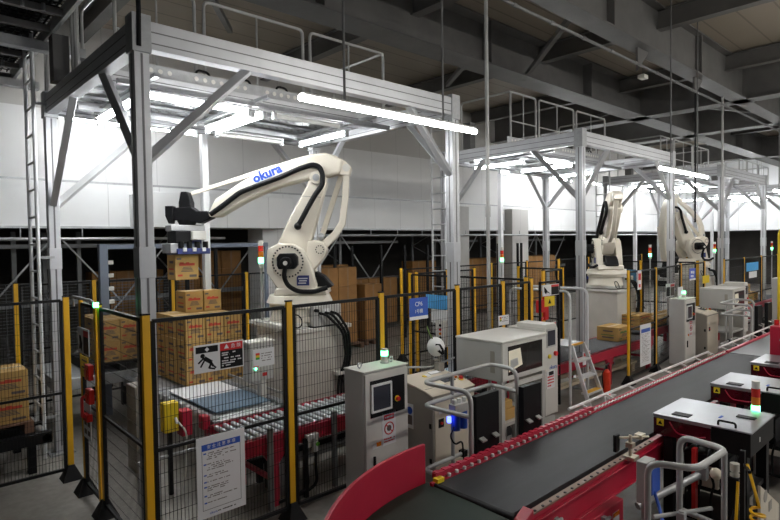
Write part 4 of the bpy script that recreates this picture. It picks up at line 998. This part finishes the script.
def console(label):
    t = thing('sloped_console', label, 'console', (4.55,4.15,0))
    x0,x1,y0,y1 = 4.15,4.82,3.86,4.37
    b = MB().prism([(y0,.03),(y1,.03),(y1,1.09),(y0+.10,1.015),(y0,.985)],(0,0,0),Y,Z,X,x0,x1).build('body', M_CREAMD, t, .006)
    MB().box(x0+.02,x1-.02,y0-.012,y0,.06,.965).build('front_door', M_CREAM, t, .005)
    sl = (1.08-.965)/(y1-y0-.10)
    MB().prism([(y0+.0,.985),(y0+.10,1.02),(y1,1.095),(y1,1.11),(y0+.09,1.034),(y0-.012,.995)],(0,0,0),Y,Z,X,x0-.008,x1+.008).build('desk_top', M_CREAM, t, .004)
    zz = lambda y: 1.034+(y-y0-.09)*(1.11-1.034)/(y1-y0-.09)+.002
    def onslope(xa,xb,ya,yb,h,m,nm): MB().prism([(ya,zz(ya)-.004),(yb,zz(yb)-.004),(yb,zz(yb)+h),(ya,zz(ya)+h)],(0,0,0),Y,Z,X,xa,xb).build(nm, m, t)
    onslope(x0+.02,x1-.30,y0+.12,y0+.128,.001,M_CREAMD,'panel_joint')
    onslope(x1-.30,x1-.12,4.02,4.16,.004,M_SCREEN,'display'); onslope(x1-.36,x1-.30,4.22,4.28,.004,M_PAPER,'label_card'); onslope(x1-.27,x1-.10,4.25,4.31,.006,M_PAPER,'label_card'); onslope(x1-.40,x1-.36,4.23,4.27,.004,M_YELB,'caution_tag')
    MB().cyl((x1-.06,4.0,zz(4.0)),(x1-.06,3.995,zz(4.0)+.01),.03,14).build('button_collar', M_YELB, t); MB().cyl((x1-.06,4.0,zz(4.0)),(x1-.06,3.995,zz(4.0)+.035),.022,14).build('emergency_stop', M_RED2, t)
    for k, m in enumerate((M_AMB,M_GRN if False else M_PGRN,M_BLACK)): MB().cyl((x1-.075,4.06+k*.05,zz(4.06+k*.05)),(x1-.075,4.06+k*.05,zz(4.06+k*.05)+.015),.015,10).build('push_button', m, t)
    MB().box(x0+.07,x0+.15,y0-.016,y0-.01,.66,.75).build('key_switch', M_BLACK, t); MB().cyl((x0+.11,y0-.016,.705),(x0+.11,y0-.03,.705),.014,10).build('key_knob', M_RED2, t)
    MB().box(x0+.08,x0+.13,y0-.014,y0-.01,.80,.845).build('white_tag', M_PAPER, t)
    for z in (.30,.66): MB().box(x0-.006,x0,y0+.02,y0+.05,z,z+.05).build('hinge', M_BLKM, t)
    MB().box(x0-.003,x0,4.14,4.24,.60,.86).build('blue_circle_sticker', M_PAPER, t); MB().cyl((x0-.003,4.19,.79),(x0-.005,4.19,.79),.04,16).build('blue_disc', M_BLUE, t); MB().box(x0-.005,x0-.003,4.155,4.225,.64,.74).build('sticker_mark', M_PGRY, t)
    return t
cn = console('cream sloped console with emergency stop beside the nearest operator cabinet')
dup(cn, (8.3,.1,0), 'cream sloped console beside the second operator cabinet')
# white helmet hung on the fence behind the console
t = thing('safety_helmet', 'white safety helmet with black stripe hanging on the fence', 'helmet', (4.72,4.36,1.27))
MB().ball((4.72,4.33,1.37),.10,20,14,(.95,1.05,1.1)).build('shell', M_WHITE, t)
hu, hw = Vector((.7325,-.6807,0)), Vector((-.68,-.73,0)); ho = Vector((4.72,4.33,1.37))+hw*.066+hu*.025
MB().prism([(-.035,.05),(.02,.045),(.055,-.01),(.06,-.07),(.03,-.075),(.035,-.02),(.0,.015),(-.04,.02)],ho,hu,Z,hw,-.02,.028).prism([(-.01,.0),(.045,-.06),(.035,-.08),(-.03,-.02)],ho,hu,Z,hw,-.02,.03).build('black_stripe', M_BLACK, t)
MB().tube([(4.68,4.34,1.46),(4.67,4.38,1.52),(4.67,4.42,1.60)],.008,6).build('chin_strap', M_PGRN, t)
o = MB().box(4.70,4.79,4.27,4.34,1.085,1.19).bar((4.75,4.31,1.19),(4.75,4.31,1.26),.02,.02).bar((4.75,4.31,1.22),(4.69,4.33,1.22),.02,.02).build('clamp_bracket', M_CREAMD); tag(o, 'small metal clamp bracket standing on the console below the helmet', 'bracket')
o = MB().cyl((3.94,4.385,1.25),(4.70,4.385,1.13),.012,8).cyl((4.70,4.385,1.13),(5.1,4.385,1.18),.012,8).build('guide_rod', M_GALV); tag(o, 'thin steel guide rod running along the fence behind the console', 'rod')

def labeller(label):
    t = thing('labelling_machine', label, 'machine', (5.5,3.9,0))
    x0,x1,y0,y1 = 4.98,5.86,3.60,4.25
    MB().box(x0,x1,y0+.015,y1,1.03,1.45).build('cabinet_body', M_CAB, t, .008)
    MB().box(x0-.006,x1+.006,y0-.006,y1+.006,1.45,1.475).build('top_cover', M_CABT, t, .006)
    f = MB().box(x0+.004,x1-.004,y0,y0+.016,1.035,1.445).build('front_panel', M_CABT, t, .004)
    w = MB().box(x0+.10,x1-.10,y0-.005,y0,1.09,1.41).build('window', M_GLASSD, f, .003)
    s = MB().prism([(0,0),(.26,.05),(.22,.24),(0,.23)],(x0+.105,y0-.006,1.13),X,Z,-Y,0,.004).build('lit_display', M_SCRW, f)
    MB().prism([(.03,.03),(.18,.06),(.16,.14),(.03,.13)],(x0+.105,y0-.011,1.13),X,Z,-Y,0,.001).build('display_graphic', M_CAB, f)
    MB().box(x0-.004,x0,3.70,3.76,1.12,1.36).build('vent_slots', M_CREAMD, t)
    # control column
    MB().box(x1+.01,x1+.30,y0+.03,y1-.1,.45,1.50).prism([(0,1.50),(.29,1.50),(.24,1.56),(0,1.56)],(x1+.01,y0+.03,0),X,Z,Y,0,.4).build('control_column', M_CABT, t, .008)
    MB().box(x1+.05,x1+.24,y0+.022,y0+.03,1.28,1.50).build('gauge_window', M_CAB, t); MB().box(x1+.065,x1+.225,y0+.018,y0+.022,1.30,1.48).build('gauge_glass', M_SCREEN, t)
    MB().cyl((x1+.10,y0+.03,1.17),(x1+.10,y0+.012,1.17),.026,14).build('yellow_button', M_YELB, t); MB().cyl((x1+.23,y0+.03,1.19),(x1+.23,y0,1.19),.028,14).build('red_button', M_RED2, t)
    text('okura',(x1+.19,y0+.028,1.03),X,Z,.07,M_BLUE,'maker_lettering',t)
    st = MB().box(x1+.04,x1+.22,y0+.026,y0+.03,.78,.99).build('warning_sticker', M_PAPER, t)
    MB().box(x1+.09,x1+.19,y0+.022,y0+.026,.94,.985).build('sticker_black', M_BLACK, t)
    mb = MB(); [scribble(mb,x1+.06,x1+.20,y0+.026,.92-.035*k,.022,600+k,.8) for k in range(4)]; mb.build('sticker_lettering', M_RED2, t)
    # stand with shelf
    for x in (x0+.04,x1-.04):
        for y in (y0+.05,y1-.05): MB().box(x-.03,x+.03,y-.03,y+.03,0,1.03).build('stand_leg', M_CAB, t)
    MB().box(x0+.02,x1-.02,y0+.03,y1-.02,.52,.56).build('shelf', M_CAB, t, .004); MB().box(x0+.02,x1-.02,y0+.02,y0+.05,.94,.99).build('stand_rail', M_CABT, t)
    MB().box(x1+.04,x1+.28,y0+.06,y1-.12,0,.45).build('column_base', M_CAB, t)
    return t
lb = labeller('large grey labelling machine with dark window behind the pipe guard')
dup(lb, (8.4,.15,0), 'grey labelling machine of the second cell, its long flank to the aisle')
bx = MB().box(5.02,5.36,3.68,3.92,.562,.68).build('parts_carton', M_CART, None, .004); tag(bx, 'brown parts carton, lower of two on the labelling machine shelf', 'carton')
o = MB().box(5.04,5.30,3.70,3.90,.682,.77).build('parts_carton', M_CART, None, .004); tag(o, 'brown parts carton, upper of two on the labelling machine shelf', 'carton')

# ------------------------------------------------------------------ pipe guard and black screens by the belt
def guard(label):
    t = thing('pipe_guard', label, 'guard rail', (4.1,3.2,0)); r = .021
    top = [(3.66,2.97,.02),(3.66,2.97,1.30),(3.63,3.50,1.30),(4.66,3.52,1.30),(4.63,3.18,1.30),(4.60,3.16,.02)]
    MB().tube(top, r, 10, .10).build('top_hoop', M_PIPE, t)
    MB().tube([(3.66,2.97,1.09),(3.63,3.50,1.09),(4.66,3.52,1.09),(4.61,3.17,1.09)], r*.95, 10, .10).build('mid_rail', M_PIPE, t)
    MB().tube([(3.66,2.97,.50),(3.63,3.50,.50),(4.66,3.52,.50),(4.61,3.17,.50)], r*.95, 10, .10).build('low_rail', M_PIPE, t)
    for x,y in ((4.05,3.51),): MB().cyl((x,y,.02),(x,y,1.30),r*.9,10).build('post', M_PIPE, t)
    for x,y in ((3.66,2.97),(4.60,3.16),(4.05,3.51)): MB().cyl((x,y,0),(x,y,.02),.05,12).build('base_flange', M_PIPE, t)
    for p in ((3.65,3.2,.50),(4.2,3.51,.50)): MB().box(p[0]-.03,p[0]+.03,p[1]-.03,p[1]+.03,p[2]-.03,p[2]+.03).build('pipe_clamp', M_BLKM, t)
    return t
gd = guard('bent pipe guard rail between the belt and the cream console')
dup(gd, (8.4,.1,0), 'bent pipe guard rail by the second cream console')
def screen(x0,x1,y,label,zt=1.25):
    t = thing('black_screen', label, 'screen', ((x0+x1)/2,y,0))
    MB().box(x0,x1,y-.03,y+.03,.50,zt).build('screen_sheet', M_BLACK, t, .004)
    MB().box(x0+.02,x0+.05,y-.02,y+.02,0,.5).build('leg', M_BLKM, t); MB().box(x1-.05,x1-.02,y-.02,y+.02,0,.5).build('leg', M_BLKM, t)
    MB().bar((x0+.06,y-.03,.89),(x0+.06,y-.075,.87),.06,.012).bar((x1-.08,y-.03,.89),(x1-.08,y-.075,.87),.06,.012).build('roller_bracket', M_PIPE, t)
    return t
sr = screen(3.72,4.04,2.99,'upright black screen, nearer one beside the belt edge')
screen(4.42,4.72,2.99,'upright black screen, farther one beside the belt edge',1.20)
dup(sr,(8.7,.1,0),'thin black screen by the belt before the second guard rail'); dup(sr,(9.4,.1,0),'black screen by the belt beyond the second guard rail')
t = thing('air_regulator', 'air regulator with blue bowls hung by the nearest guard rail', 'regulator', (3.85,3.30,.85))
MB().box(3.80,4.0,3.26,3.34,1.02,1.10).build('regulator_body', M_CAB, t, .006)
for k in range(2): MB().cyl((3.85+.1*k,3.30,.86),(3.85+.1*k,3.30,1.02),.042,14).build('blue_bowl', M_BLUE, t)
MB().cyl((3.76,3.30,.95),(3.76,3.30,1.0),.02,10).build('blue_light', M_BLED, t)
for k in range(3): MB().cyl((3.83+k*.07,3.3,1.10),(3.83+k*.07,3.3,1.14),.022,12).build('dial', M_WHITE, t)
MB().tube([(3.80,3.28,.9),(3.70,3.24,.85),(3.72,3.2,.78),(3.82,3.2,.80),(3.86,3.22,.6),(3.9,3.2,.3)],.008,6,.05).build('air_hose', M_BLACK, t)

# ------------------------------------------------------------------ main belt conveyor
zb = .80
t = thing('belt_conveyor', 'long black belt conveyor with crimson frame leading to the green curve', 'conveyor', (3.0,2.4,0))
MB().prism([(3.0,zb-.05),(2.985,zb-.025),(3.0,zb),(9.6,zb),(9.615,zb-.025),(9.6,zb-.05)],(0,0,0),X,Z,Y,2.10,2.75).build('belt', M_BELT, t)
MB().cyl((3.0,2.08,zb-.03),(3.0,2.77,zb-.03),.032,16).build('end_roller', M_BLACK, t)
MB().box(2.96,9.62,2.765,2.795,zb-.19,zb+.005).box(2.96,9.62,2.795,2.83,zb-.19,zb-.16).build('side_frame', M_RED, t, .003)
MB().box(3.02,9.62,2.03,2.08,zb-.24,zb-.02).box(3.02,9.62,2.0,2.03,zb-.25,zb-.235).box(3.02,9.62,2.0,2.03,zb-.075,zb-.06).build('side_frame', M_RED, t, .003)
es = MB().box(3.08,5.0,2.015,2.065,zb-.02,zb-.008).build('edge_strip', mat('tan_strip',(.24,.15,.11),.5), t)
mb = MB()
for i in range(20): mb.cyl((3.15+i*.095,2.03,zb-.008),(3.15+i*.095,2.03,zb-.003),.011,8)
mb.build('bolt_pattern', M_BLKM, es)
MB().prism([(2.98,zb-.24),(3.09,zb-.24),(3.09,zb+.03),(2.98,zb-.02)],(0,0,0),X,Z,Y,2.00,2.08).build('end_plate', M_RED, t, .004)
MB().box(2.99,3.06,2.74,2.79,zb-.0,zb+.03).build('yellow_corner', M_YELB, t)
mb = MB().box(3.02,5.4,2.785,2.825,zb+.012,zb+.05)
for i in range(26): mb.box(3.03+i*.09,3.075+i*.09,2.782,2.83,zb+.046,zb+.056)
mb.build('roller_guard', M_RED, t)
for i in range(26): MB().cyl((3.06+i*.09,2.772,zb+.004),(3.06+i*.09,2.772,zb+.026),.014,8).build('guide_roller', M_WHITE, t)
rg = MB().box(5.4,9.6,2.79,2.82,zb+.0,zb+.03).build('roller_guard', M_RED, t, .004)
for i in range(56): MB().cyl((5.42+i*.074,2.778,zb+.015),(5.462+i*.074,2.778,zb+.03),.009,6).build('guide_roller', M_WHITE, t)
gr = MB().cyl((5.25,2.97,zb+.02),(9.4,2.97,zb+.02),.016,8).build('guide_rail', M_WHITE, t)
for i in range(8): MB().bar((5.5+i*.55,2.97,zb+.02),(5.5+i*.55,2.84,zb-.02),.025,.015).build('rail_bracket', M_WHITE, t)
for x in (3.5,5.6,7.7,9.3):
    for y in (2.05,2.78): MB().box(x-.04,x+.04,y-.03,y+.03,0,zb-.2).build('leg', M_RED, t)
for x in (3.35,):
    MB().box(x-.02,x+.02,1.985,2.0,zb-.16,zb-.11).cyl((x-.04,1.98,zb-.13),(x+.05,1.98,zb-.13),.012,8).build('rail_clamp', M_PIPE, t)
MB().box(3.60,4.22,1.93,2.05,.22,.56).build('drive_guard', M_RED, t, .006)
MB().box(3.80,3.92,1.86,1.93,.30,.44).cyl((3.86,1.86,.37),(3.86,1.80,.37),.05,12).build('drive_motor', M_BLKM, t, .006)
MB().cyl((3.70,1.92,.50),(3.98,1.92,.50),.012,8).box(3.74,3.78,1.90,1.94,.46,.54).box(3.86,3.90,1.90,1.94,.46,.54).build('tensioner', M_GALV, t)
MB().box(4.04,4.14,1.925,1.93,.40,.50).build('orange_sticker', M_PAPER, t); MB().box(4.04,4.14,1.922,1.926,.47,.50).build('sticker_band', M_AMB, t)
t = thing('belt_conveyor', 'farther pale grey belt continuing past the crimson machine', 'conveyor', (9.7,2.4,0))
MB().prism([(9.66,zb-.05),(9.65,zb-.025),(9.66,zb),(24,zb),(24,zb-.05)],(0,0,0),X,Z,Y,2.10,2.75).build('belt', M_BELTB, t)
MB().box(9.65,24,2.765,2.81,zb-.19,zb+.02).build('side_frame', M_RED, t, .003); MB().box(9.65,24,2.03,2.08,zb-.2,zb-.0).build('side_frame', M_RED, t, .003)
for x in (10.2,13,16,19,22):
    for y in (2.05,2.78): MB().box(x-.04,x+.04,y-.03,y+.03,0,zb-.2).build('leg', M_RED, t)
MB().cyl((9.8,2.95,zb+.03),(14,2.95,zb+.03),.016,8).build('guide_rail', M_WHITE, t)
for i in range(8): MB().bar((9.9+i*.55,2.95,zb+.03),(9.9+i*.55,2.81,zb-.02),.025,.015).build('rail_bracket', M_WHITE, t)
# curved belt and its outer guide
t = thing('curved_conveyor', 'dark green curved belt with a tall crimson guide wall', 'conveyor', (2.95,1.25,0))
cx, cy = 2.90, 1.13
def arc(r, a0, a1, n): return [(cx+r*math.cos(math.radians(a0+(a1-a0)*i/n)), cy+r*math.sin(math.radians(a0+(a1-a0)*i/n))) for i in range(n+1)]
poly = arc(.96,87,190,30)+arc(1.715,190,87,30)
MB().prism(poly,(0,0,zb-.04),X,Y,Z,0,.022).build('green_belt', M_GBELT, t)
poly = arc(1.72,87.5,190,40)+arc(1.745,190,87.5,40)
MB().prism(poly,(0,0,0),X,Y,Z,zb-.22,zb+.27).build('guide_wall', M_RED, t, .004)
poly = arc(.93,90,190,30)+arc(.955,190,90,30)
MB().prism(poly,(0,0,0),X,Y,Z,zb-.22,zb-.0).build('inner_frame', M_RED, t)
for a in (100,140,178):
    for r in (.97,1.68): p = arc(r,a,a,1)[0]; MB().box(p[0]-.035,p[0]+.035,p[1]-.035,p[1]+.035,0,zb-.05).build('leg', M_RED, t)

# ------------------------------------------------------------------ covered print units at the belt edge
def printer(label):
    t = thing('print_unit', label, 'machine', (5.5,1.7,0))
    x0,x1 = 5.13,5.82
    MB().box(x0,x1,1.60,2.07,.815,.985).build('red_cover', M_REDACR, t, .004)
    MB().box(x0,x1,1.31,1.60,.79,.985).build('black_case', M_BLACK, t, .004)
    l = MB().box(x0-.006,x1+.006,1.30,2.076,.985,.997).build('silver_lid', M_LID, t, .002)
    MB().box(x0+.07,x0+.17,1.80,1.94,.997,1.004).build('lid_recess', M_BLACK, l); MB().box(x0+.38,x0+.46,1.38,1.52,.997,1.004).build('lid_slot', M_BLACK, l)
    MB().box(x0+.25,x0+.33,1.60,1.62,.997,1.0).build('blue_tag', M_BLUE, l)
    MB().tube([(x0+.05,1.43,.995),(x0+.05,1.43,1.035),(x0+.05,1.56,1.035),(x0+.05,1.56,.995)],.009,8,.02).build('lid_handle', M_BLACK, l)
    MB().box(x0-.003,x0,1.98,2.04,.90,.96).build('yellow_warning_label', M_YELB, t); MB().prism([(1.99,.912),(2.03,.912),(2.01,.948)],(0,0,0),Y,Z,X,x0-.004,x0-.003).build('label_triangle', M_BLACK, t)
    MB().box(x0-.002,x0+.01,1.60,2.07,.965,.985).build('chrome_trim', M_LID, t)
    MB().tube([(x0-.004,1.93,.95),(x0-.006,1.90,.90),(x0-.006,1.86,.86),(x0-.006,1.72,.86),(x0-.004,1.64,.88)],.006,6,.03).build('red_cable', M_RED, t)
    MB().box(x0+.25,x0+.27,1.308,1.31,.86,.90).build('white_tag', M_PAPER, t)
    for x in (x0+.06,x1-.06):
        for y in (1.38,1.95): MB().box(x-.04,x+.04,y-.04,y+.04,0,.80).build('stand_leg', M_BLKM, t)
    MB().box(x0+.06,x1-.06,1.36,1.97,.40,.44).box(x0+.06,x1-.06,1.36,1.97,.12,.15).build('stand_shelf', M_BLKM, t)
    MB().box(x0+.1,x1-.1,1.5,1.85,.44,.70).build('ink_supply', M_BLKM, t, .01)
    MB().box(x0+.02,x0+.06,1.55,1.75,.45,.62).build('cream_panel', M_CREAM, t, .004)
    for k in range(5):
        y = 1.40+.1*k; MB().tube([(x0+.02,y,.80),(x0-.05,y+.03,.66),(x0-.02,y-.04,.52),(x0+.05,y+.02,.36),(x0+.02,y,.16)],.011,6,.08).build('drooping_hose', M_BLACK, t)
    MB().box(x0-.06,x0-.0,1.70,1.73,.25,.78).build('red_strut', M_RED2, t)
    return t
pr = printer('low print unit with silver lid and dark red cover, nearer one')
dup(pr,(1.5,0,0),'low print unit with silver lid, second one beyond the red and green signal tower'); dup(pr,(2.97,0,0),'low print unit with silver lid, third one close to the crimson machine')
tower_lamp(5.91,1.47,0.0,1.25,'signal tower with red and green lenses between the two print units')
t = thing('crimson_machine', 'crimson machine box with cream cover beyond the print units', 'machine', (9.0,2.2,0))
MB().box(8.93,10.1,1.3,2.06,.93,1.36).build('body', M_RED, t, .008); MB().box(9.05,10.0,1.3,1.98,1.36,1.52).build('cream_cover', M_CREAM, t, .04)
MB().cyl((8.93,1.85,1.16),(8.86,1.85,1.16),.02,10).bar((8.86,1.80,1.13),(8.86,1.93,1.20),.03,.03).build('latch', M_GALV, t)
for x in (9.02,10.0):
    for y in (1.4,1.98): MB().box(x-.05,x+.05,y-.05,y+.05,0,.93).build('leg', M_RED, t)
MB().cyl((9.1,2.02,1.36),(9.1,2.02,1.43),.03,12).build('red_lamp', M_RED2, t)
# right-hand bent rail and the small fittings around it
t = thing('bent_rail', 'bent grey handrail standing before the print units', 'guard rail', (4.0,1.4,0))
MB().tube([(3.70,1.53,.02),(3.70,1.53,1.10),(3.80,1.27,1.10),(4.30,1.24,1.10),(4.36,1.57,1.10),(4.36,1.57,.02)],.022,10,.09).build('top_hoop', M_PIPE, t)
MB().tube([(3.72,1.50,.55),(3.80,1.27,.55),(4.30,1.24,.55),(4.36,1.55,.55)],.02,10,.08).build('low_rail', M_PIPE, t)
MB().cyl((4.28,1.25,.02),(4.28,1.25,1.09),.02,10).build('post', M_PIPE, t)
for x,y in ((3.70,1.53),(4.36,1.57),(4.28,1.25)): MB().cyl((x,y,0),(x,y,.02),.05,12).build('base_flange', M_PIPE, t)
t = thing('photo_sensor', 'black photo sensor on a chrome bracket at the belt edge', 'sensor', (4.42,2.0,.76))
MB().box(4.40,4.47,2.07,2.10,.83,.97).build('sensor_head', M_BLACK, t, .006)
MB().cyl((4.43,2.06,.95),(4.62,1.90,.95),.010,8).cyl((4.50,2.0,.76),(4.50,2.0,.97),.014,8).box(4.47,4.53,1.97,2.03,.87,.91).box(4.46,4.56,1.95,2.05,.77,.80).box(4.55,4.63,1.93,1.99,.93,.97).build('bracket', mat('brass_chrome',(.62,.56,.44),.35,.6), t, .003)
t = thing('code_reader', 'silver code reader with a blue side behind the bent rail', 'sensor', (4.15,1.74,.5))
MB().box(4.10,4.25,1.70,1.78,.62,.93).build('reader_body', M_CAB, t, .006); MB().box(4.10,4.25,1.665,1.70,.70,.90).build('blue_cover', M_BLUE, t, .006)
MB().tube([(4.15,1.67,.72),(4.12,1.62,.62),(4.02,1.56,.58),(3.98,1.5,.58)],.012,8,.04).build('blue_cable', M_BLUE, t); MB().box(4.14,4.20,1.72,1.76,0,.62).build('mount_post', M_PIPE, t)
t = thing('sensor_stand', 'small stand with cross bars and red block inside the bent rail', 'stand', (3.98,1.42,0))
MB().cyl((3.98,1.42,0),(3.98,1.42,.72),.018,10).build('post', M_PIPE, t); MB().cyl((3.84,1.55,.68),(4.25,1.32,.68),.014,8).cyl((3.90,1.62,.55),(4.12,1.30,.55),.012,8).build('cross_bar', M_PIPE, t)
MB().box(3.955,4.005,1.395,1.445,.65,.71).build('bar_clamp', M_GALV, t, .004); MB().box(3.80,3.88,1.48,1.56,.34,.60).build('red_block', M_RED2, t, .006)
MB().tube([(3.78,1.46,.3),(3.74,1.38,.36),(3.82,1.30,.36),(3.90,1.36,.3)],.016,8,.05).build('black_loop', M_BLACK, t)
o = MB().cyl((4.4,1.9,.45),(5.0,1.62,.62),.03,12).box(4.95,5.02,1.58,1.66,.58,.68).build('air_cylinder', M_GALV); tag(o, 'grey air cylinder under the belt edge behind the bent rail', 'cylinder')
t = thing('valve_assembly', 'pneumatic valve assembly with white fittings below the black case', 'valve', (4.9,1.36,.3))
MB().box(4.86,4.96,1.32,1.40,.0,.70).build('valve_column', M_BLKM, t, .006)
for z in (.45,.56,.66,.74): MB().cyl((4.91,1.36,z),(4.91,1.36,z+.06),.05 if z < .6 else .035,12).build('fitting', mat('ivory_plastic',(.55,.53,.47),.4), t)
MB().ball((4.80,1.46,.72),.045).build('knob', M_CREAM, t)
MB().tube([(4.91,1.34,.5),(4.8,1.36,.35),(4.84,1.40,.1),(4.86,1.42,.02)],.014,8,.06).build('black_hose', M_BLACK, t)
pts = []
for i in range(110):
    a = i*2*PI/12; pts.append((4.50+.042*math.cos(a)+.02*i/110, 1.105+.042*math.sin(a), .66-.0042*i))
o = MB().tube([(4.62,1.20,.92),(4.54,1.14,.80),(4.53,1.11,.70)]+pts,.011,6).build('coiled_hose', M_COIL); tag(o, 'yellow coiled air hose hanging at the picture corner', 'hose')
o = MB().tube([(4.55,1.24,.80),(4.44,1.22,.60),(4.42,1.23,.3),(4.45,1.25,.02)],.010,6,.1).build('straight_hose', M_COIL); tag(o, 'yellow straight air hose hanging beside the coiled hose', 'hose')
o = MB().bar((4.66,1.24,1.0),(4.66,1.24,.0),.03,.03).bar((4.52,1.16,.90),(4.68,1.24,.90),.02,.02).build('hose_post', M_BLKM); tag(o, 'black post carrying the yellow hoses', 'post')
t = thing('tilted_panel', 'cream panel with drawn symbols leaning under the print unit', 'panel', (5.6,1.25,.0))
MB().prism([(.0,.62),(.55,.30),(.55,.0),(.0,.0)],(5.05,1.22,.0),X,Z,Y,0,.02).build('panel_sheet', M_CREAM, t)
MB().cyl((5.18,1.219,.50),(5.18,1.216,.50),.05,14).box(5.28,5.36,1.216,1.219,.34,.42).box(5.14,5.20,1.216,1.219,.26,.34).build('panel_symbol', M_CREAMD, t)

# ------------------------------------------------------------------ step bridge and extinguisher
t = thing('step_bridge', 'aluminium step bridge with hoop handrails over the second conveyor', 'steps', (8.1,4.6,0))
for x in (7.86,8.40): MB().tube([(x,4.42,.02),(x,4.42,1.78),(x,5.52,1.78),(x,5.52,.02)],.021,10,.12).build('hoop_rail', M_ALUW, t)
MB().box(7.86,8.40,4.44,5.50,.90,.93).build('platform', M_GALV, t); MB().box(7.88,8.28,4.42,4.46,.925,.95).build('yellow_edge', M_YEL, t)
for x in (7.90,8.26): MB().bar((x,4.42,.94),(x+(-.02 if x<8 else .10),4.10,.0),.03,.06,Y).build('step_stile', M_ALUW, t, .004)
for k in range(3):
    z = .23+k*.235; y = 4.10+.32*z/.94; e = .10*(1-z/.94)
    s = MB().box(7.89,8.27+e,y-.04,y+.08,z-.015,z+.015).build('tread', M_ALUW, t, .003)
    if k == 0: MB().box(7.90,8.26+e,y-.03,y+.06,z+.015,z+.02).build('yellow_grip', M_YEL, s)
t = thing('fire_extinguisher', 'red fire extinguisher standing on the floor by the step bridge', 'fire extinguisher', (8.80,4.30,0))
MB().cyl((8.80,4.30,.02),(8.80,4.30,.40),.062,18).cyl((8.80,4.30,.40),(8.80,4.30,.45),.062,18,.022).build('bottle', mat('extinguisher_red',(.75,.05,.015),.35), t)
MB().cyl((8.80,4.30,.45),(8.80,4.30,.49),.02,10).bar((8.78,4.30,.50),(8.90,4.30,.53),.02,.015).build('valve_handle', M_BLACK, t)
MB().tube([(8.78,4.30,.48),(8.64,4.30,.40),(8.65,4.28,.15)],.009,6,.04).build('hose', M_BLACK, t); MB().box(8.68,8.94,4.20,4.40,0,.02).build('stand_plate', M_PAPER, t)
o = MB().box(8.55,8.80,4.58,4.585,.50,.72).build('extinguisher_sign', M_PAPER); tag(o, 'white sign with red figure hung on the conveyor by the extinguisher', 'sign')
MB().box(8.58,8.77,4.576,4.58,.60,.70).build('red_figure', M_RED2, o)
# pale timber boards lying under the second conveyor
for k, (y, z) in enumerate(((4.75,.14),(4.98,.22),(5.2,.10))):
    o = MB().box(7.2,11.0,y,y+.12,z,z+.05).box(7.3,7.4,y,y+.12,0,z).box(10.8,10.9,y,y+.12,0,z).build('timber_rail', M_TIMBER); tag(o, 'pale long rail lying below the second conveyor', 'rail', 'pale rails below the second conveyor')
for k, (y, z, m) in enumerate(((4.95,.30,M_GALV),(5.2,.42,M_BLKM),(5.38,.2,M_BLKM))):
    o = MB().box(2.9,6.9,y-.03,y+.03,z,z+.07).box(3.0,3.06,y-.03,y+.03,0,z).box(6.7,6.76,y-.03,y+.03,0,z).build('floor_rail', m); tag(o, 'dark steel rail running below the nearest roller conveyor', 'rail', 'steel rails below the nearest conveyor')
# air unit with hoses hung on the conveyor behind the fence
t = thing('air_filter', 'white and green air filter with looping black hoses behind the fence', 'regulator', (3.28,4.72,.0))
MB().cyl((3.22,4.72,.50),(3.22,4.72,.62),.028,12).cyl((3.30,4.72,.44),(3.30,4.72,.58),.032,12).box(3.19,3.33,4.69,4.75,.58,.63).build('filter_body', M_WHITE, t, .004)
MB().cyl((3.31,4.69,.52),(3.31,4.685,.52),.022,12).build('green_gauge', M_GRN if False else mat('gauge_green',(.15,.6,.05)), t)
for x in (3.20,3.31): MB().tube([(x,4.72,.50),(x-.01,4.72,.30),(x+.01,4.72,.10),(x-.12,4.74,.04),(x-.32,4.76,.03)],.016,8,.08).build('black_hose', M_BLACK, t)
MB().box(3.16,3.20,4.70,4.74,0,.60).build('mount_post', M_BLKM, t)
for x in (2.78,3.55): 
    o = MB().box(x-.025,x+.025,4.705,4.745,.0,.80).build('sensor_post', M_RACK); tag(o, 'grey sensor post before the red conveyor beam', 'post', 'sensor posts on the nearest conveyor')
# distant yellow bent bar at the picture edge
o = MB().tube([(13.6,2.98,0),(13.6,2.98,2.75),(13.6,2.5,2.75),(13.6,2.5,0)],.03,10,.15).build('yellow_barrier', M_YELB); tag(o, 'tall bright yellow bent bar at the picture edge', 'barrier')

# ------------------------------------------------------------------ world and colour
w = bpy.data.worlds.new('hall_air'); bpy.context.scene.world = w; w.use_nodes = True
w.node_tree.nodes['Background'].inputs['Color'].default_value = (0.92, 0.96, 1.0, 1); w.node_tree.nodes['Background'].inputs['Strength'].default_value = 0.17
sc_ = bpy.context.scene
sc_.view_settings.view_transform = 'Standard'; sc_.view_settings.look = 'None'; sc_.view_settings.gamma = 1; sc_.view_settings.exposure = 1.1
sc_.view_settings.use_curve_mapping = False
sc_.cycles.max_bounces = 6
